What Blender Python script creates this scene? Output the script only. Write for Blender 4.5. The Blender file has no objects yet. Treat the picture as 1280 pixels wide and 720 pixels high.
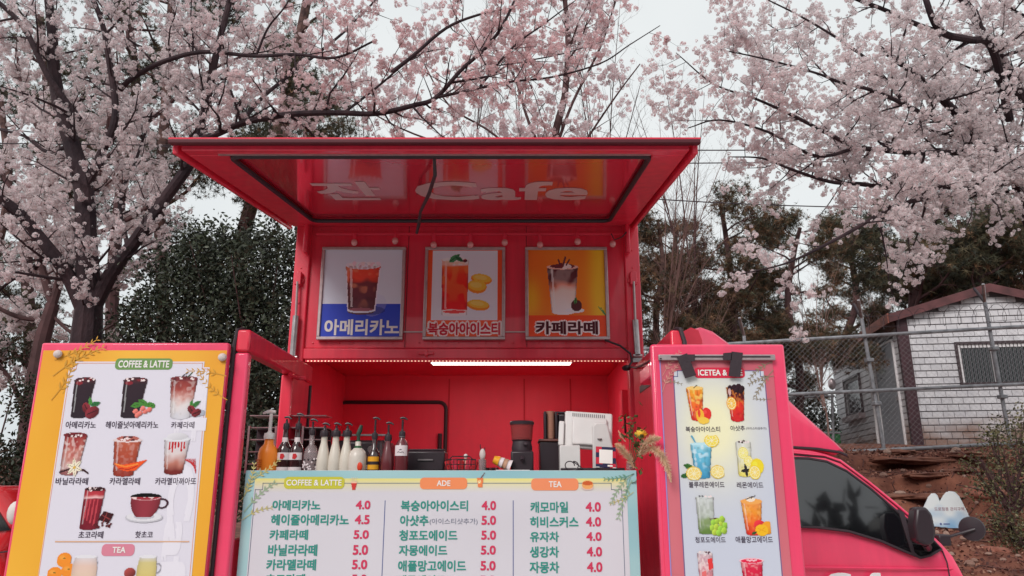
import bpy, bmesh, math, random
import numpy as np
from mathutils import Vector, Matrix, noise as mnoise

S = bpy.context.scene
COL = S.collection
R = math.radians

# ------------------------------------------------------------------ camera
CAM = Vector((0, 0, 1.5)); PITCH = R(15); FPX = 924.0
cd = bpy.data.cameras.new('camera'); cam = bpy.data.objects.new('camera', cd); COL.objects.link(cam)
cam.location = CAM; cam.rotation_euler = (R(90) + PITCH, 0, 0)
cd.sensor_width = 36.0; cd.lens = 36.0 * FPX / 1280.0; cd.clip_start = 0.05; cd.clip_end = 2000
S.camera = cam

# ------------------------------------------------------------------ overcast sky and soft sun
W = bpy.data.worlds.new("World"); S.world = W; W.use_nodes = True
nt = W.node_tree; nt.nodes.clear()
out = nt.nodes.new('ShaderNodeOutputWorld'); bg = nt.nodes.new('ShaderNodeBackground')
sky = nt.nodes.new('ShaderNodeTexSky'); sky.sky_type = 'NISHITA'; sky.sun_disc = False
sky.sun_elevation = R(36); sky.sun_rotation = R(208); sky.dust_density = 4.0; sky.air_density = 1.0
hs = nt.nodes.new('ShaderNodeHueSaturation'); hs.inputs['Saturation'].default_value = 0.12
tc = nt.nodes.new('ShaderNodeTexCoord'); nz = nt.nodes.new('ShaderNodeTexNoise')
nz.inputs['Scale'].default_value = 1.6; nz.inputs['Detail'].default_value = 5
rp = nt.nodes.new('ShaderNodeValToRGB')
rp.color_ramp.elements[0].position = 0.36; rp.color_ramp.elements[0].color = (5.15, 5.5, 5.7, 1)
rp.color_ramp.elements[1].position = 0.64; rp.color_ramp.elements[1].color = (6.15, 6.4, 6.45, 1)
mx = nt.nodes.new('ShaderNodeMixRGB'); mx.inputs[0].default_value = 0.93
L = nt.links.new
L(sky.outputs[0], hs.inputs['Color']); L(hs.outputs[0], mx.inputs[1])
L(tc.outputs['Generated'], nz.inputs['Vector']); L(nz.outputs[0], rp.inputs[0]); L(rp.outputs[0], mx.inputs[2])
L(mx.outputs[0], bg.inputs[0]); bg.inputs[1].default_value = 0.1; L(bg.outputs[0], out.inputs[0])
sd = bpy.data.lights.new('sun', 'SUN'); sd.energy = 1.5; sd.angle = R(25); sd.color = (1.0, 0.965, 0.93)
sun = bpy.data.objects.new('sun', sd); COL.objects.link(sun)
sun.rotation_euler = (R(54), 0, R(-28))
S.view_settings.view_transform = 'Standard'; S.view_settings.look = 'None'
S.view_settings.gamma = 1.0; S.view_settings.exposure = 0.5
S.view_settings.use_curve_mapping = False
S.render.engine = 'CYCLES'
S.cycles.max_bounces = 7; S.cycles.diffuse_bounces = 5; S.cycles.glossy_bounces = 3
S.cycles.transmission_bounces = 4; S.cycles.transparent_max_bounces = 6

# ------------------------------------------------------------------ helpers
CP, SP = math.cos(PITCH), math.sin(PITCH)
def ray(px, py):
    t = 360.0 - py
    return Vector((px - 640.0, FPX * CP - t * SP, FPX * SP + t * CP))
def at(px, py, Y):
    d = ray(px, py); return CAM + d * (Y / d.y)
def hit(px, py, o, n):
    d = ray(px, py); return CAM + d * ((Vector(o) - CAM).dot(n) / d.dot(n))

def srgb(r, g, b):
    f = lambda c: (c / 255 / 12.92) if c <= 10 else ((c / 255 + 0.055) / 1.055) ** 2.4
    return (f(r), f(g), f(b))

class MB:
    def __init__(s, xf=None):
        s.v = []; s.f = []; s.xf = xf
    def add(s, vs, fs):
        n = len(s.v)
        if s.xf is not None: vs = [s.xf @ Vector(v) for v in vs]
        s.v += [tuple(v) for v in vs]; s.f += [tuple(i + n for i in f) for f in fs]
        return s
    def box(s, x0, x1, y0, y1, z0, z1):
        return s.add([(x0,y0,z0),(x1,y0,z0),(x1,y1,z0),(x0,y1,z0),(x0,y0,z1),(x1,y0,z1),(x1,y1,z1),(x0,y1,z1)],
              [(0,3,2,1),(4,5,6,7),(0,1,5,4),(1,2,6,5),(2,3,7,6),(3,0,4,7)])
    def tube(s, pts, r, n=8, cap=True):
        pts = [Vector(p) for p in pts]; m = len(pts)
        if not hasattr(r, '__len__'): r = [r] * m
        vs = []; fs = []; prev = None
        for i, p in enumerate(pts):
            t = (pts[min(i+1, m-1)] - pts[max(i-1, 0)])
            if t.length < 1e-9: t = Vector((0,0,1))
            t.normalize()
            if prev is None:
                a = Vector((0,0,1)) if abs(t.z) < 0.9 else Vector((1,0,0))
            else: a = prev
            a = a - t * a.dot(t)
            if a.length < 1e-6: a = t.orthogonal()
            a.normalize(); prev = a; b = t.cross(a)
            for k in range(n):
                th = 2 * math.pi * k / n
                vs.append(p + (a * math.cos(th) + b * math.sin(th)) * r[i])
        for i in range(m - 1):
            for k in range(n):
                k2 = (k + 1) % n
                fs.append((i*n+k, i*n+k2, (i+1)*n+k2, (i+1)*n+k))
        if cap:
            fs.append(tuple(range(n))[::-1]); fs.append(tuple((m-1)*n+k for k in range(n)))
        return s.add(vs, fs)
    def lathe(s, prof, n=20, c=(0,0,0)):
        vs = []; fs = []
        for r, z in prof:
            for k in range(n):
                th = 2*math.pi*k/n
                vs.append((c[0]+r*math.cos(th), c[1]+r*math.sin(th), c[2]+z))
        for i in range(len(prof)-1):
            for k in range(n):
                k2 = (k+1) % n
                fs.append((i*n+k, i*n+k2, (i+1)*n+k2, (i+1)*n+k))
        fs.append(tuple(range(n))[::-1]); fs.append(tuple((len(prof)-1)*n+k for k in range(n)))
        return s.add(vs, fs)
    def prism(s, poly, a0, a1, axis='y'):
        """poly: 2D outline; extruded along axis between a0 and a1"""
        n = len(poly)
        if axis == 'y': mk = lambda p, a: (p[0], a, p[1])
        elif axis == 'z': mk = lambda p, a: (p[0], p[1], a)
        else: mk = lambda p, a: (a, p[0], p[1])
        vs = [mk(p, a0) for p in poly] + [mk(p, a1) for p in poly]
        fs = [tuple(range(n)), tuple(range(n, 2*n))[::-1]] + [(i, i+n, (i+1) % n + n, (i+1) % n) for i in range(n)]
        return s.add(vs, fs)
    def ellipsoid(s, c, r, nu=12, nv=8):
        vs = []; fs = []
        for i in range(nv+1):
            ph = math.pi*i/nv
            for k in range(nu):
                th = 2*math.pi*k/nu
                vs.append((c[0]+r[0]*math.sin(ph)*math.cos(th), c[1]+r[1]*math.sin(ph)*math.sin(th), c[2]-r[2]*math.cos(ph)))
        for i in range(nv):
            for k in range(nu):
                k2 = (k+1) % nu; fs.append((i*nu+k, i*nu+k2, (i+1)*nu+k2, (i+1)*nu+k))
        return s.add(vs, fs)

def wpos(o):
    p = Vector((0,0,0))
    while o is not None: p = p + o.location; o = o.parent
    return p
def link(name, me, mats, parent=None, local=False):
    o = bpy.data.objects.new(name, me); COL.objects.link(o)
    if mats is not None:
        for m in (mats if isinstance(mats, (list, tuple)) else [mats]): me.materials.append(m)
    if parent is not None:
        o.parent = parent
        if not local: o.location = -wpos(parent)
    return o
def obj(name, mb, m, parent=None, bevel=0, smooth=True, local=False, ang=35, tagd=None):
    me = bpy.data.meshes.new(name); me.from_pydata(mb.v, [], mb.f)
    bm = bmesh.new(); bm.from_mesh(me)
    bmesh.ops.recalc_face_normals(bm, faces=bm.faces); bm.to_mesh(me); bm.free()
    if smooth:
        me.shade_smooth(); me.set_sharp_from_angle(angle=R(ang))
    o = link(name, me, m, parent, local)
    if bevel:
        b = o.modifiers.new('bevel', 'BEVEL'); b.width = bevel; b.segments = 2; b.limit_method = 'ANGLE'
        b.harden_normals = False
    if tagd: tag(o, *tagd)
    return o
def tag(o, label=None, cat=None, group=None, kind=None):
    if label: o['label'] = label
    if cat: o['category'] = cat
    if group: o['group'] = group
    if kind: o['kind'] = kind
    return o
def thing(name, label, cat, loc, group=None):
    o = bpy.data.objects.new(name, None); COL.objects.link(o); o.location = Vector(loc)
    o.empty_display_size = 0.1
    return tag(o, label, cat, group)

# ------------------------------------------------------------------ materials
def mat(name, col, rough=0.5, metal=0.0, coat=0.0, spec=0.5, var=0.0, vscale=6.0, bump=0.0, bscale=60.0,
        emit=None, estr=0.0, col2=None, dirt=0.0, trans=0.0, attr=None, translucent=0.0, ior=1.45, alpha=1.0, stretch=None, streak=0.0):
    m = bpy.data.materials.new(name); m.use_nodes = True; n = m.node_tree; n.nodes.clear(); K = n.links.new
    o = n.nodes.new('ShaderNodeOutputMaterial'); b = n.nodes.new('ShaderNodeBsdfPrincipled')
    K(b.outputs[0], o.inputs[0])
    b.inputs['Roughness'].default_value = rough; b.inputs['Metallic'].default_value = metal
    b.inputs['Coat Weight'].default_value = coat; b.inputs['Coat Roughness'].default_value = 0.06
    b.inputs['Specular IOR Level'].default_value = spec; b.inputs['IOR'].default_value = ior
    b.inputs['Transmission Weight'].default_value = trans; b.inputs['Alpha'].default_value = alpha
    tc = n.nodes.new('ShaderNodeTexCoord'); vec = tc.outputs['Object']
    if stretch:
        mp = n.nodes.new('ShaderNodeMapping'); mp.inputs['Scale'].default_value = stretch
        K(vec, mp.inputs[0]); vec = mp.outputs[0]
    src = None
    if attr:
        a = n.nodes.new('ShaderNodeAttribute'); a.attribute_name = attr; src = a.outputs['Color']
    if col2 is not None or var > 0:
        nz = n.nodes.new('ShaderNodeTexNoise'); nz.inputs['Scale'].default_value = vscale; nz.inputs['Detail'].default_value = 6
        K(vec, nz.inputs['Vector'])
        rm = n.nodes.new('ShaderNodeValToRGB'); K(nz.outputs[0], rm.inputs[0])
        rm.color_ramp.elements[0].position = 0.32; rm.color_ramp.elements[1].position = 0.68
        if col2 is None:
            c0 = tuple(c*(1-var) for c in col); c1 = tuple(min(1, c*(1+var)) for c in col)
        else: c0, c1 = col, col2
        if src is not None:
            rm.color_ramp.elements[0].color = (1-var,)*3+(1,); rm.color_ramp.elements[1].color = (1,1,1,1)
            mu = n.nodes.new('ShaderNodeMixRGB'); mu.blend_type = 'MULTIPLY'; mu.inputs[0].default_value = 1
            K(src, mu.inputs[1]); K(rm.outputs[0], mu.inputs[2]); src = mu.outputs[0]
        else:
            rm.color_ramp.elements[0].color = (*c0, 1); rm.color_ramp.elements[1].color = (*c1, 1); src = rm.outputs[0]
    if streak > 0:      # rain streaks: noise drawn out down the panel
        mp = n.nodes.new('ShaderNodeMapping'); mp.inputs['Scale'].default_value = (9, 9, .7); K(tc.outputs['Object'], mp.inputs[0])
        nz = n.nodes.new('ShaderNodeTexNoise'); nz.inputs['Scale'].default_value = 2.2; nz.inputs['Detail'].default_value = 7; K(mp.outputs[0], nz.inputs['Vector'])
        rm = n.nodes.new('ShaderNodeValToRGB'); K(nz.outputs[0], rm.inputs[0]); rm.color_ramp.elements[0].position = .35; rm.color_ramp.elements[1].position = .62
        rm.color_ramp.elements[0].color = (1-streak, 1-streak*.9, 1-streak*.9, 1); rm.color_ramp.elements[1].color = (1, 1, 1, 1)
        mu = n.nodes.new('ShaderNodeMixRGB'); mu.blend_type = 'MULTIPLY'; mu.inputs[0].default_value = 1
        if src is not None: K(src, mu.inputs[1])
        else: mu.inputs[1].default_value = (*col, 1)
        K(rm.outputs[0], mu.inputs[2]); src = mu.outputs[0]
    if dirt > 0:
        nz = n.nodes.new('ShaderNodeTexNoise'); nz.inputs['Scale'].default_value = 2.3; nz.inputs['Detail'].default_value = 9
        nz.inputs['Roughness'].default_value = 0.7; K(tc.outputs['Object'], nz.inputs['Vector'])
        rm = n.nodes.new('ShaderNodeValToRGB'); K(nz.outputs[0], rm.inputs[0])
        rm.color_ramp.elements[0].position = 0.5; rm.color_ramp.elements[0].color = (0,0,0,1)
        rm.color_ramp.elements[1].position = 0.8; rm.color_ramp.elements[1].color = (dirt,)*3+(1,)
        mu = n.nodes.new('ShaderNodeMixRGB'); K(rm.outputs[0], mu.inputs[0])
        if src is not None: K(src, mu.inputs[1])
        else: mu.inputs[1].default_value = (*col, 1)
        mu.inputs[2].default_value = (0.16, 0.10, 0.09, 1); src = mu.outputs[0]
        ma = n.nodes.new('ShaderNodeMath'); ma.operation = 'MULTIPLY_ADD'; K(nz.outputs[0], ma.inputs[0])
        ma.inputs[1].default_value = 0.35; ma.inputs[2].default_value = max(0.02, rough-0.12); K(ma.outputs[0], b.inputs['Roughness'])
    if src is not None: K(src, b.inputs['Base Color'])
    else: b.inputs['Base Color'].default_value = (*col, 1)
    if emit:
        b.inputs['Emission Color'].default_value = (*emit, 1); b.inputs['Emission Strength'].default_value = estr
    if bump > 0:
        nz = n.nodes.new('ShaderNodeTexNoise'); nz.inputs['Scale'].default_value = bscale; nz.inputs['Detail'].default_value = 5
        K(vec, nz.inputs['Vector']); bp = n.nodes.new('ShaderNodeBump'); bp.inputs['Strength'].default_value = bump
        bp.inputs['Distance'].default_value = 0.02; K(nz.outputs[0], bp.inputs['Height']); K(bp.outputs[0], b.inputs['Normal'])
    if translucent > 0:
        t = n.nodes.new('ShaderNodeBsdfTranslucent'); ms = n.nodes.new('ShaderNodeMixShader'); ms.inputs[0].default_value = translucent
        if src is not None: K(src, t.inputs[0])
        else: t.inputs[0].default_value = (*col, 1)
        K(b.outputs[0], ms.inputs[1]); K(t.outputs[0], ms.inputs[2]); K(ms.outputs[0], o.inputs[0])
    return m

M = {}
M['red'] = mat('red_paint', (0.84, 0.030, 0.072), 0.34, coat=0.45, dirt=0.22, bump=0.03, bscale=7, streak=.12)
M['redin'] = mat('red_lining', (0.80, 0.040, 0.085), 0.5, dirt=0.20, streak=.04)
M['pink'] = mat('pink_paint', (0.90, 0.062, 0.155), 0.30, coat=0.6, dirt=0.14, streak=.07, bump=.03, bscale=5)
M['gloss'] = mat('glossy_red_panel', (0.66, 0.016, 0.045), 0.06, coat=1.0, spec=0.9, dirt=0.05)
M['black'] = mat('black_rubber', (0.036, 0.022, 0.029), 0.55, bump=0.1)
M['blackp'] = mat('black_plastic', (0.032, 0.021, 0.027), 0.35)
M['alu'] = mat('aluminium', (0.50, 0.40, 0.41), 0.38, metal=0.7, var=0.1, vscale=30)
M['steel'] = mat('brushed_steel', (0.42, 0.38, 0.39), 0.3, metal=0.85, var=0.2, vscale=20)
M['galv'] = mat('galvanised_pipe', (0.27, 0.27, 0.29), 0.5, metal=0.3, var=0.3, vscale=9, dirt=0.3)
M['wire'] = mat('fence_wire', (0.30, 0.29, 0.30), 0.6, metal=0.2)
M['white'] = mat('white_plastic', (0.68, 0.65, 0.64), 0.35, var=0.06)
M['whitepaint'] = mat('white_paint', (0.72, 0.69, 0.70), 0.5, var=0.05)
M['print'] = mat('printed_sheet', (0.5, 0.5, 0.5), 0.33, attr='Col', spec=0.45, bump=.12, bscale=2.5)
M['glassdark'] = mat('dark_window_glass', (0.006, 0.006, 0.008), 0.03, coat=1.0, spec=1.0)
M['lamp'] = mat('lamp_diffuser', (0.9, 0.9, 0.88), 0.5, emit=(1.0, 0.88, 0.80), estr=10.0)
M['led'] = mat('led_dot', (1, 0.9, 0.8), 0.4, emit=(1.0, 0.66, 0.42), estr=.75)
def flat(name, rgb, rough=0.5): return mat(name, srgb(*rgb), rough, spec=0.3)

def mesh_np(name, V, F, cols=None, mats=None, parent=None, smooth=False):
    """V (n,3), F (m,k) uniform polygons, cols per vertex (n,3)"""
    me = bpy.data.meshes.new(name); n = len(V); m, k = F.shape
    me.vertices.add(n); me.vertices.foreach_set('co', np.ascontiguousarray(V, dtype=np.float32).ravel())
    me.loops.add(m*k); me.loops.foreach_set('vertex_index', np.ascontiguousarray(F, dtype=np.int32).ravel())
    me.polygons.add(m); me.polygons.foreach_set('loop_start', np.arange(0, m*k, k, dtype=np.int32))
    me.polygons.foreach_set('loop_total', np.full(m, k, dtype=np.int32))
    me.update(calc_edges=True)
    if cols is not None:
        ca = me.color_attributes.new('Col', 'FLOAT_COLOR', 'POINT')
        c4 = np.ones((n, 4), dtype=np.float32); c4[:, :3] = cols; ca.data.foreach_set('color', c4.ravel())
    if smooth: me.shade_smooth()
    return link(name, me, mats, parent)

def rand_rot(n, rng):
    q = rng.normal(size=(n, 4)); q /= np.linalg.norm(q, axis=1)[:, None]
    w, x, y, z = q.T
    return np.stack([np.stack([1-2*(y*y+z*z), 2*(x*y-z*w), 2*(x*z+y*w)], 1),
                     np.stack([2*(x*y+z*w), 1-2*(x*x+z*z), 2*(y*z-x*w)], 1),
                     np.stack([2*(x*z-y*w), 2*(y*z+x*w), 1-2*(x*x+y*y)], 1)], 1)
def scatter(name, TV, TF, P, rng, scale, cols, m, parent, rot=None, tcol=None, smooth=False):
    P = np.asarray(P, dtype=np.float64); n = len(P)
    Rm = rand_rot(n, rng) if rot is None else rot
    V = np.einsum('nij,vj->nvi', Rm, TV) * scale[:, None, None] + P[:, None, :]
    F = TF[None] + (np.arange(n) * len(TV))[:, None, None]
    C = np.repeat(cols[:, None, :], len(TV), axis=1)
    if tcol is not None: C = C * tcol[None]
    return mesh_np(name, V.reshape(-1, 3), F.reshape(-1, TF.shape[1]), C.reshape(-1, 3), m, parent, smooth)

# ------------------------------------------------------------------ printed pictures (flat print only)
class Pic:
    def __init__(s, W, H, bgc=None, seed=0):
        s.W, s.H = W, H; s.c = np.zeros((H, W, 3)); s.a = np.zeros((H, W)); s.rng = np.random.default_rng(seed)
        s.y, s.x = np.mgrid[0:H, 0:W]; s.x = (s.x + .5) / W; s.y = (s.y + .5) / H
        if bgc is not None: s.c[:] = srgb(*bgc); s.a[:] = 1
    def noise(s, k):
        g = s.rng.random((k+2, k+2)); fx = s.x * k; fy = s.y * k; i = fx.astype(int); j = fy.astype(int); u = fx-i; v = fy-j
        u = u*u*(3-2*u); v = v*v*(3-2*v)
        return (g[j,i]*(1-u)+g[j,i+1]*u)*(1-v)+(g[j+1,i]*(1-u)+g[j+1,i+1]*u)*v
    def put(s, m, col, al=1.0):
        col = np.asarray(col); al = np.where(m, al, 0.0)
        s.c = s.c*(1-al[..., None]) + col*al[..., None]; s.a = np.maximum(s.a, (al > 0.01)*1.0)
    def ell(s, cx, cy, rx, ry, rgb, rot=0, al=1.0, shade=0.0):
        dx = s.x-cx; dy = (s.y-cy); c, q = math.cos(rot), math.sin(rot); asp = s.H/s.W
        X = dx*c+dy*asp*q; Y = -dx*q+dy*asp*c; Y = Y/asp
        r = (X/rx)**2+(Y/ry)**2
        col = np.array(srgb(*rgb)); col = col * (1-shade*np.clip(X/rx+Y/ry, -1, 1)[..., None]) if shade else col
        s.put(r < 1, col, al)
    def poly(s, pts, rgb, al=1.0):
        ins = np.zeros_like(s.x, bool); n = len(pts)
        for i in range(n):
            (x1, y1), (x2, y2) = pts[i], pts[(i+1) % n]
            if y1 == y2: continue
            k = ((y1 > s.y) != (y2 > s.y)) & (s.x < (x2-x1)*(s.y-y1)/(y2-y1)+x1); ins ^= k
        s.put(ins, srgb(*rgb), al)
    def line(s, pts, w, rgb, al=1.0):
        for (x1, y1), (x2, y2) in zip(pts, pts[1:]):
            dx, dy = x2-x1, (y2-y1); asp = s.H/s.W; L2 = dx*dx+dy*dy*asp*asp+1e-9
            t = np.clip(((s.x-x1)*dx+(s.y-y1)*dy*asp*asp)/L2, 0, 1)
            d = np.hypot(s.x-x1-t*dx, (s.y-y1-t*dy)*asp); s.put(d < w, srgb(*rgb), al)
    def glass(s, cx, y0, y1, w0, w1, stops, ice=0.0, fill=0.0, rim=(225, 215, 220), icec=(255, 240, 235), lean=0.0, nz=0.15):
        """a tumbler: width w0 at the top, w1 at the bottom, colour stops (t, rgb) down it"""
        t = (s.y-y0)/(y1-y0); hw = (w0+(w1-w0)*t)/2; xx = (s.x-cx-lean*(t-.5))/hw
        e = 0.10*w0*s.W/s.H
        bot = (s.y-y1)/(e*0.8)
        m = (np.abs(xx) < 1) & (t > 0) & ((s.y < y1) | ((xx**2+bot**2) < 1))
        ts = np.array([q[0] for q in stops]); cs = np.array([srgb(*q[1]) for q in stops])
        tt = np.clip(t+(s.noise(9)-.5)*nz, 0, 1)
        col = np.stack([np.interp(tt, ts, cs[:, k]) for k in range(3)], -1)
        col = col*(1-0.35*np.abs(xx)[..., None]**3)
        if ice > 0:
            n = s.noise(11)*s.noise(17)*2; k = np.clip((n-.45)*3, 0, 1)*ice*np.clip(1.3-t*1.2, 0, 1)
            col = col*(1-k[..., None])+np.array(srgb(*icec))*k[..., None]
            d = np.clip((s.noise(14)-.62)*3, 0, 1)*0.5*ice; col = col*(1-d[..., None])
        s.put(m & (t >= fill), col)
        if fill > 0: s.put(m & (t < fill), srgb(*rim), 0.55)
        s.put((np.abs(xx+.7) < .07) & m & (t < .9), (0.9, 0.88, 0.9), 0.28)
        s.put((np.abs(xx) > .93) & m, srgb(90, 60, 70), 0.35)
        r = ((s.x-cx+lean*.5)/(w0/2))**2+((s.y-y0)/e)**2
        return r
    def bean(s, cx, cy, r, rot, rgb=(120, 35, 45)):
        s.ell(cx, cy, r, r*.62, rgb, rot, shade=.4)
        s.line([(cx-r*.7*math.cos(rot), cy-r*.7*math.sin(rot)*s.W/s.H), (cx+r*.7*math.cos(rot), cy+r*.7*math.sin(rot)*s.W/s.H)], .012, (60, 15, 25))
    def leaf(s, cx, cy, r, rot, rgb=(70, 130, 60)):
        c, q = math.cos(rot), math.sin(rot); k = s.W/s.H
        P = [(-1, 0), (-.4, -.42), (.3, -.36), (1, 0), (.3, .36), (-.4, .42)]
        s.poly([(cx+r*(a*c-b*q), cy+r*(a*q+b*c)*k) for a, b in P], rgb)
        s.line([(cx-r*c*.8, cy-r*q*.8*k), (cx+r*c*.8, cy+r*q*.8*k)], .006, tuple(int(v*.6) for v in rgb))
    def citrus(s, cx, cy, r, rgb, rind, full=False):
        k = s.W/s.H
        s.ell(cx, cy, r, r*k, rind)
        if full: s.ell(cx-r*.3, cy-r*.3*k, r*.4, r*.3*k, tuple(min(255, c+35) for c in rind), al=.6); return
        s.ell(cx, cy, r*.86, r*.86*k, (250, 240, 190)); s.ell(cx, cy, r*.74, r*.74*k, rgb)
        for i in range(4):
            a = i*math.pi/4+.3; s.line([(cx-r*.7*math.cos(a), cy-r*.7*math.sin(a)*k), (cx+r*.7*math.cos(a), cy+r*.7*math.sin(a)*k)], .007, (250, 240, 200))
    def lid(s, cx, y, w, rgb, h=0.05, bits=8, bc=(90, 30, 35)):
        s.ell(cx, y, w/2, h, rgb)
        for i in range(bits):
            a = s.rng.random()*6.28; r = s.rng.random()**.5*.42
            s.ell(cx+math.cos(a)*r*w, y+math.sin(a)*r*h*1.8, .035, .022, bc if i % 2 else (235, 215, 215))

def drink(k, W=58, H=66, seed=1):
    p = Pic(W, H, seed=seed)
    if k in ('americano', 'hazel'):
        p.glass(.40, .12, .90, .62, .44, [(0, (78, 30, 42)), (.12, (45, 24, 36)), (1, (42, 26, 38))], lean=-.04, nz=.03)
        p.lid(.43, .115, .60, (70, 25, 35), .05, 9, (120, 30, 40))
        p.ell(.26, .19, .10, .045, (150, 30, 45), al=.7)
        if k == 'americano':
            p.leaf(.66, .58, .12, -1.9, (75, 145, 65)); p.leaf(.83, .64, .15, -.25, (45, 110, 60))
            p.bean(.58, .73, .15, .9); p.bean(.76, .82, .20, -.35)
        else:
            for x, y, r in ((.55, .66, -.2), (.70, .62, 0.5), (.90, .67, .2)): p.leaf(x, y, .17, r, (70, 130, 50))
            for x, y in ((.52, .80), (.64, .84), (.77, .80), (.70, .74), (.87, .76), (.58, .88)): p.ell(x, y, .065, .055, (225, 120, 110), shade=.4)
    elif k == 'latte':
        p.ell(.78, .84, .26, .07, (190, 192, 205), al=.8)
        p.glass(.42, .16, .92, .66, .46, [(0, (120, 40, 42)), (.28, (165, 70, 62)), (.5, (205, 150, 142)), (.7, (226, 214, 214)), (1, (212, 208, 216))], ice=.25)
        p.lid(.42, .15, .66, (120, 45, 50), .05, 8); p.line([(.36, .12), (.48, .02)], .012, (70, 60, 70)); p.line([(.5, .12), (.6, .03)], .012, (60, 90, 70))
        p.leaf(.66, .66, .10, -1.5, (75, 145, 65)); p.leaf(.78, .66, .12, -.6, (60, 120, 60)); p.bean(.68, .78, .12, .8); p.bean(.80, .84, .12, -.4)
    elif k == 'vanilla':
        p.glass(.44, .10, .92, .68, .52, [(0, (150, 45, 48)), (.3, (178, 82, 76)), (.55, (200, 130, 120)), (.85, (205, 175, 172)), (1, (150, 90, 90))], ice=.4, lean=-.06, nz=.35)
        p.lid(.44, .10, .70, (120, 35, 42), .055, 14)
        p.line([(.15, .90), (.5, .82), (.85, .86), (.98, .92)], .022, (60, 30, 35))
        for i in range(6):
            a = i*1.047+.3; p.leaf(.56+.12*math.cos(a), .80+.10*math.sin(a), .13, a, (238, 225, 200))
        p.ell(.56, .80, .04, .035, (215, 170, 80))
    elif k == 'caramel':
        p.glass(.42, .17, .93, .68, .50, [(0, (188, 92, 68)), (.5, (176, 74, 52)), (1, (150, 52, 40))], ice=.15)
        p.ell(.42, .17, .37, .05, (225, 205, 205)); p.lid(.42, .13, .56, (180, 100, 90), .06, 12)
        P = [(.14, .66), (.3, .72), (.5, .70), (.7, .66), (.98, .60), (.84, .72), (.72, .84), (.5, .86), (.3, .82)]
        p.poly(P, (236, 84, 34)); p.line([(.2, .70), (.45, .76), (.75, .70)], .02, (250, 140, 60)); p.line([(.3, .80), (.55, .82), (.75, .74)], .015, (190, 50, 25))
    elif k == 'macchiato':
        for i in range(7): p.line([(.62+i*.05, .62+i*.0), (.98-(6-i)*.012, .93-(6-i)*.035)], .010, (200, 50, 55))
        p.glass(.40, .17, .92, .66, .48, [(0, (212, 205, 212)), (.45, (222, 205, 205)), (.75, (190, 120, 105)), (1, (120, 40, 38))])
        for x, l in ((.22, .30), (.30, .42), (.37, .25), (.45, .2), (.53, .38), (.6, .26)): p.line([(x, .24), (x+.01, .24+l*.5)], .022, (190, 35, 40))
        p.ell(.40, .16, .36, .055, (222, 220, 226)); p.ell(.40, .10, .27, .085, (214, 210, 216), shade=.1)
    elif k == 'choco':
        p.glass(.38, .07, .93, .56, .48, [(0, (165, 45, 60)), (.14, (190, 60, 70)), (.22, (240, 190, 190)), (.26, (140, 30, 48)), (1, (120, 25, 42))], lean=-.05, nz=.05)
        for x in (.24, .32, .42, .52): p.line([(x, .30), (x-.03, .6+x*.5)], .022, (215, 80, 90), al=.6)
        p.lid(.40, .06, .56, (70, 28, 34), .05, 14, (50, 20, 25))
        p.poly([(.6, .75), (.72, .55), (1, .62), (.9, .82)], (60, 18, 26)); p.line([(.68, .64), (.92, .74)], .01, (150, 60, 60)); p.line([(.82, .58), (.74, .8)], .01, (150, 60, 60))
        for i in range(16): p.ell(.5+p.rng.random()*.48, .82+p.rng.random()*.12, .03, .024, (90, 25, 32))
    elif k == 'hotchoco':
        p.ell(.45, .78, .45, .14, (196, 192, 200)); p.ell(.45, .76, .42, .12, (222, 218, 224)); p.ell(.45, .76, .25, .07, (190, 186, 195))
        for r0, c in ((.155, (70, 35, 48)), (.105, None)):
            rr = np.hypot(p.x-.84, (p.y-.40)*p.H/p.W)
        p.put((rr < .16) & (rr > .11), srgb(68, 38, 50))
        t = (p.y-.22)/.56; xx = (p.x-.44)/(.36*np.sqrt(np.clip(1-t**2.2*.78, 0.02, 1)))
        p.put((t > 0) & (t < 1) & (np.abs(xx) < 1), np.array(srgb(140, 48, 60))*(1.15-.5*np.abs(xx)[..., None]**2))
        p.ell(.44, .22, .37, .10, (205, 150, 155)); p.ell(.44, .22, .32, .08, (160, 50, 60))
        for i in range(12): p.ell(.44+p.rng.normal()*.13, .22+p.rng.normal()*.025, .04, .022, (235, 205, 205))
    elif k in ('mandarin', 'ginger'):
        if k == 'mandarin':
            for x, y in ((.30, .22), (.14, .62), (.42, .52)): p.citrus(x, y, .15, (235, 130, 40), (240, 142, 44), True); p.ell(x, y-.04, .03, .02, (140, 110, 40))
            cx, q = .74, [(0, (214, 206, 212)), (.3, (222, 190, 176)), (1, (222, 196, 170))]
        else:
            p.ell(.18, .58, .15, .14, (150, 62, 60), shade=.4); p.ell(.28, .84, .17, .15, (214, 176, 50), shade=.3); cx, q = .62, [(0, (208, 204, 208)), (.2, (206, 190, 130)), (1, (214, 190, 108))]
        rr = np.hypot((p.x-cx-.27), (p.y-.45)*p.H/p.W*.9); p.put((rr < .12) & (rr > .09), srgb(160, 155, 165))
        t = (p.y-.12)/.9; xx = (p.x-cx)/(.26*np.sqrt(np.clip(1-(t*1.6-.85)**2*.5, 0.02, 1)))
        cc = np.stack([np.interp(t, [v[0] for v in q], [srgb(*v[1])[j] for v in q]) for j in range(3)], -1)
        p.put((t > 0) & (t < 1.0) & (np.abs(xx) < 1), cc*(1.05-.25*np.abs(xx)[..., None]**3)); p.ell(cx, .13, .24, .05, (226, 222, 228))
    elif k == 'peach':
        p.glass(.42, .12, .86, .62, .40, [(0, (250, 165, 50)), (.4, (245, 120, 45)), (.75, (236, 78, 50)), (1, (226, 50, 48))], ice=.75, icec=(255, 215, 110), lean=.03, nz=.4)
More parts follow.
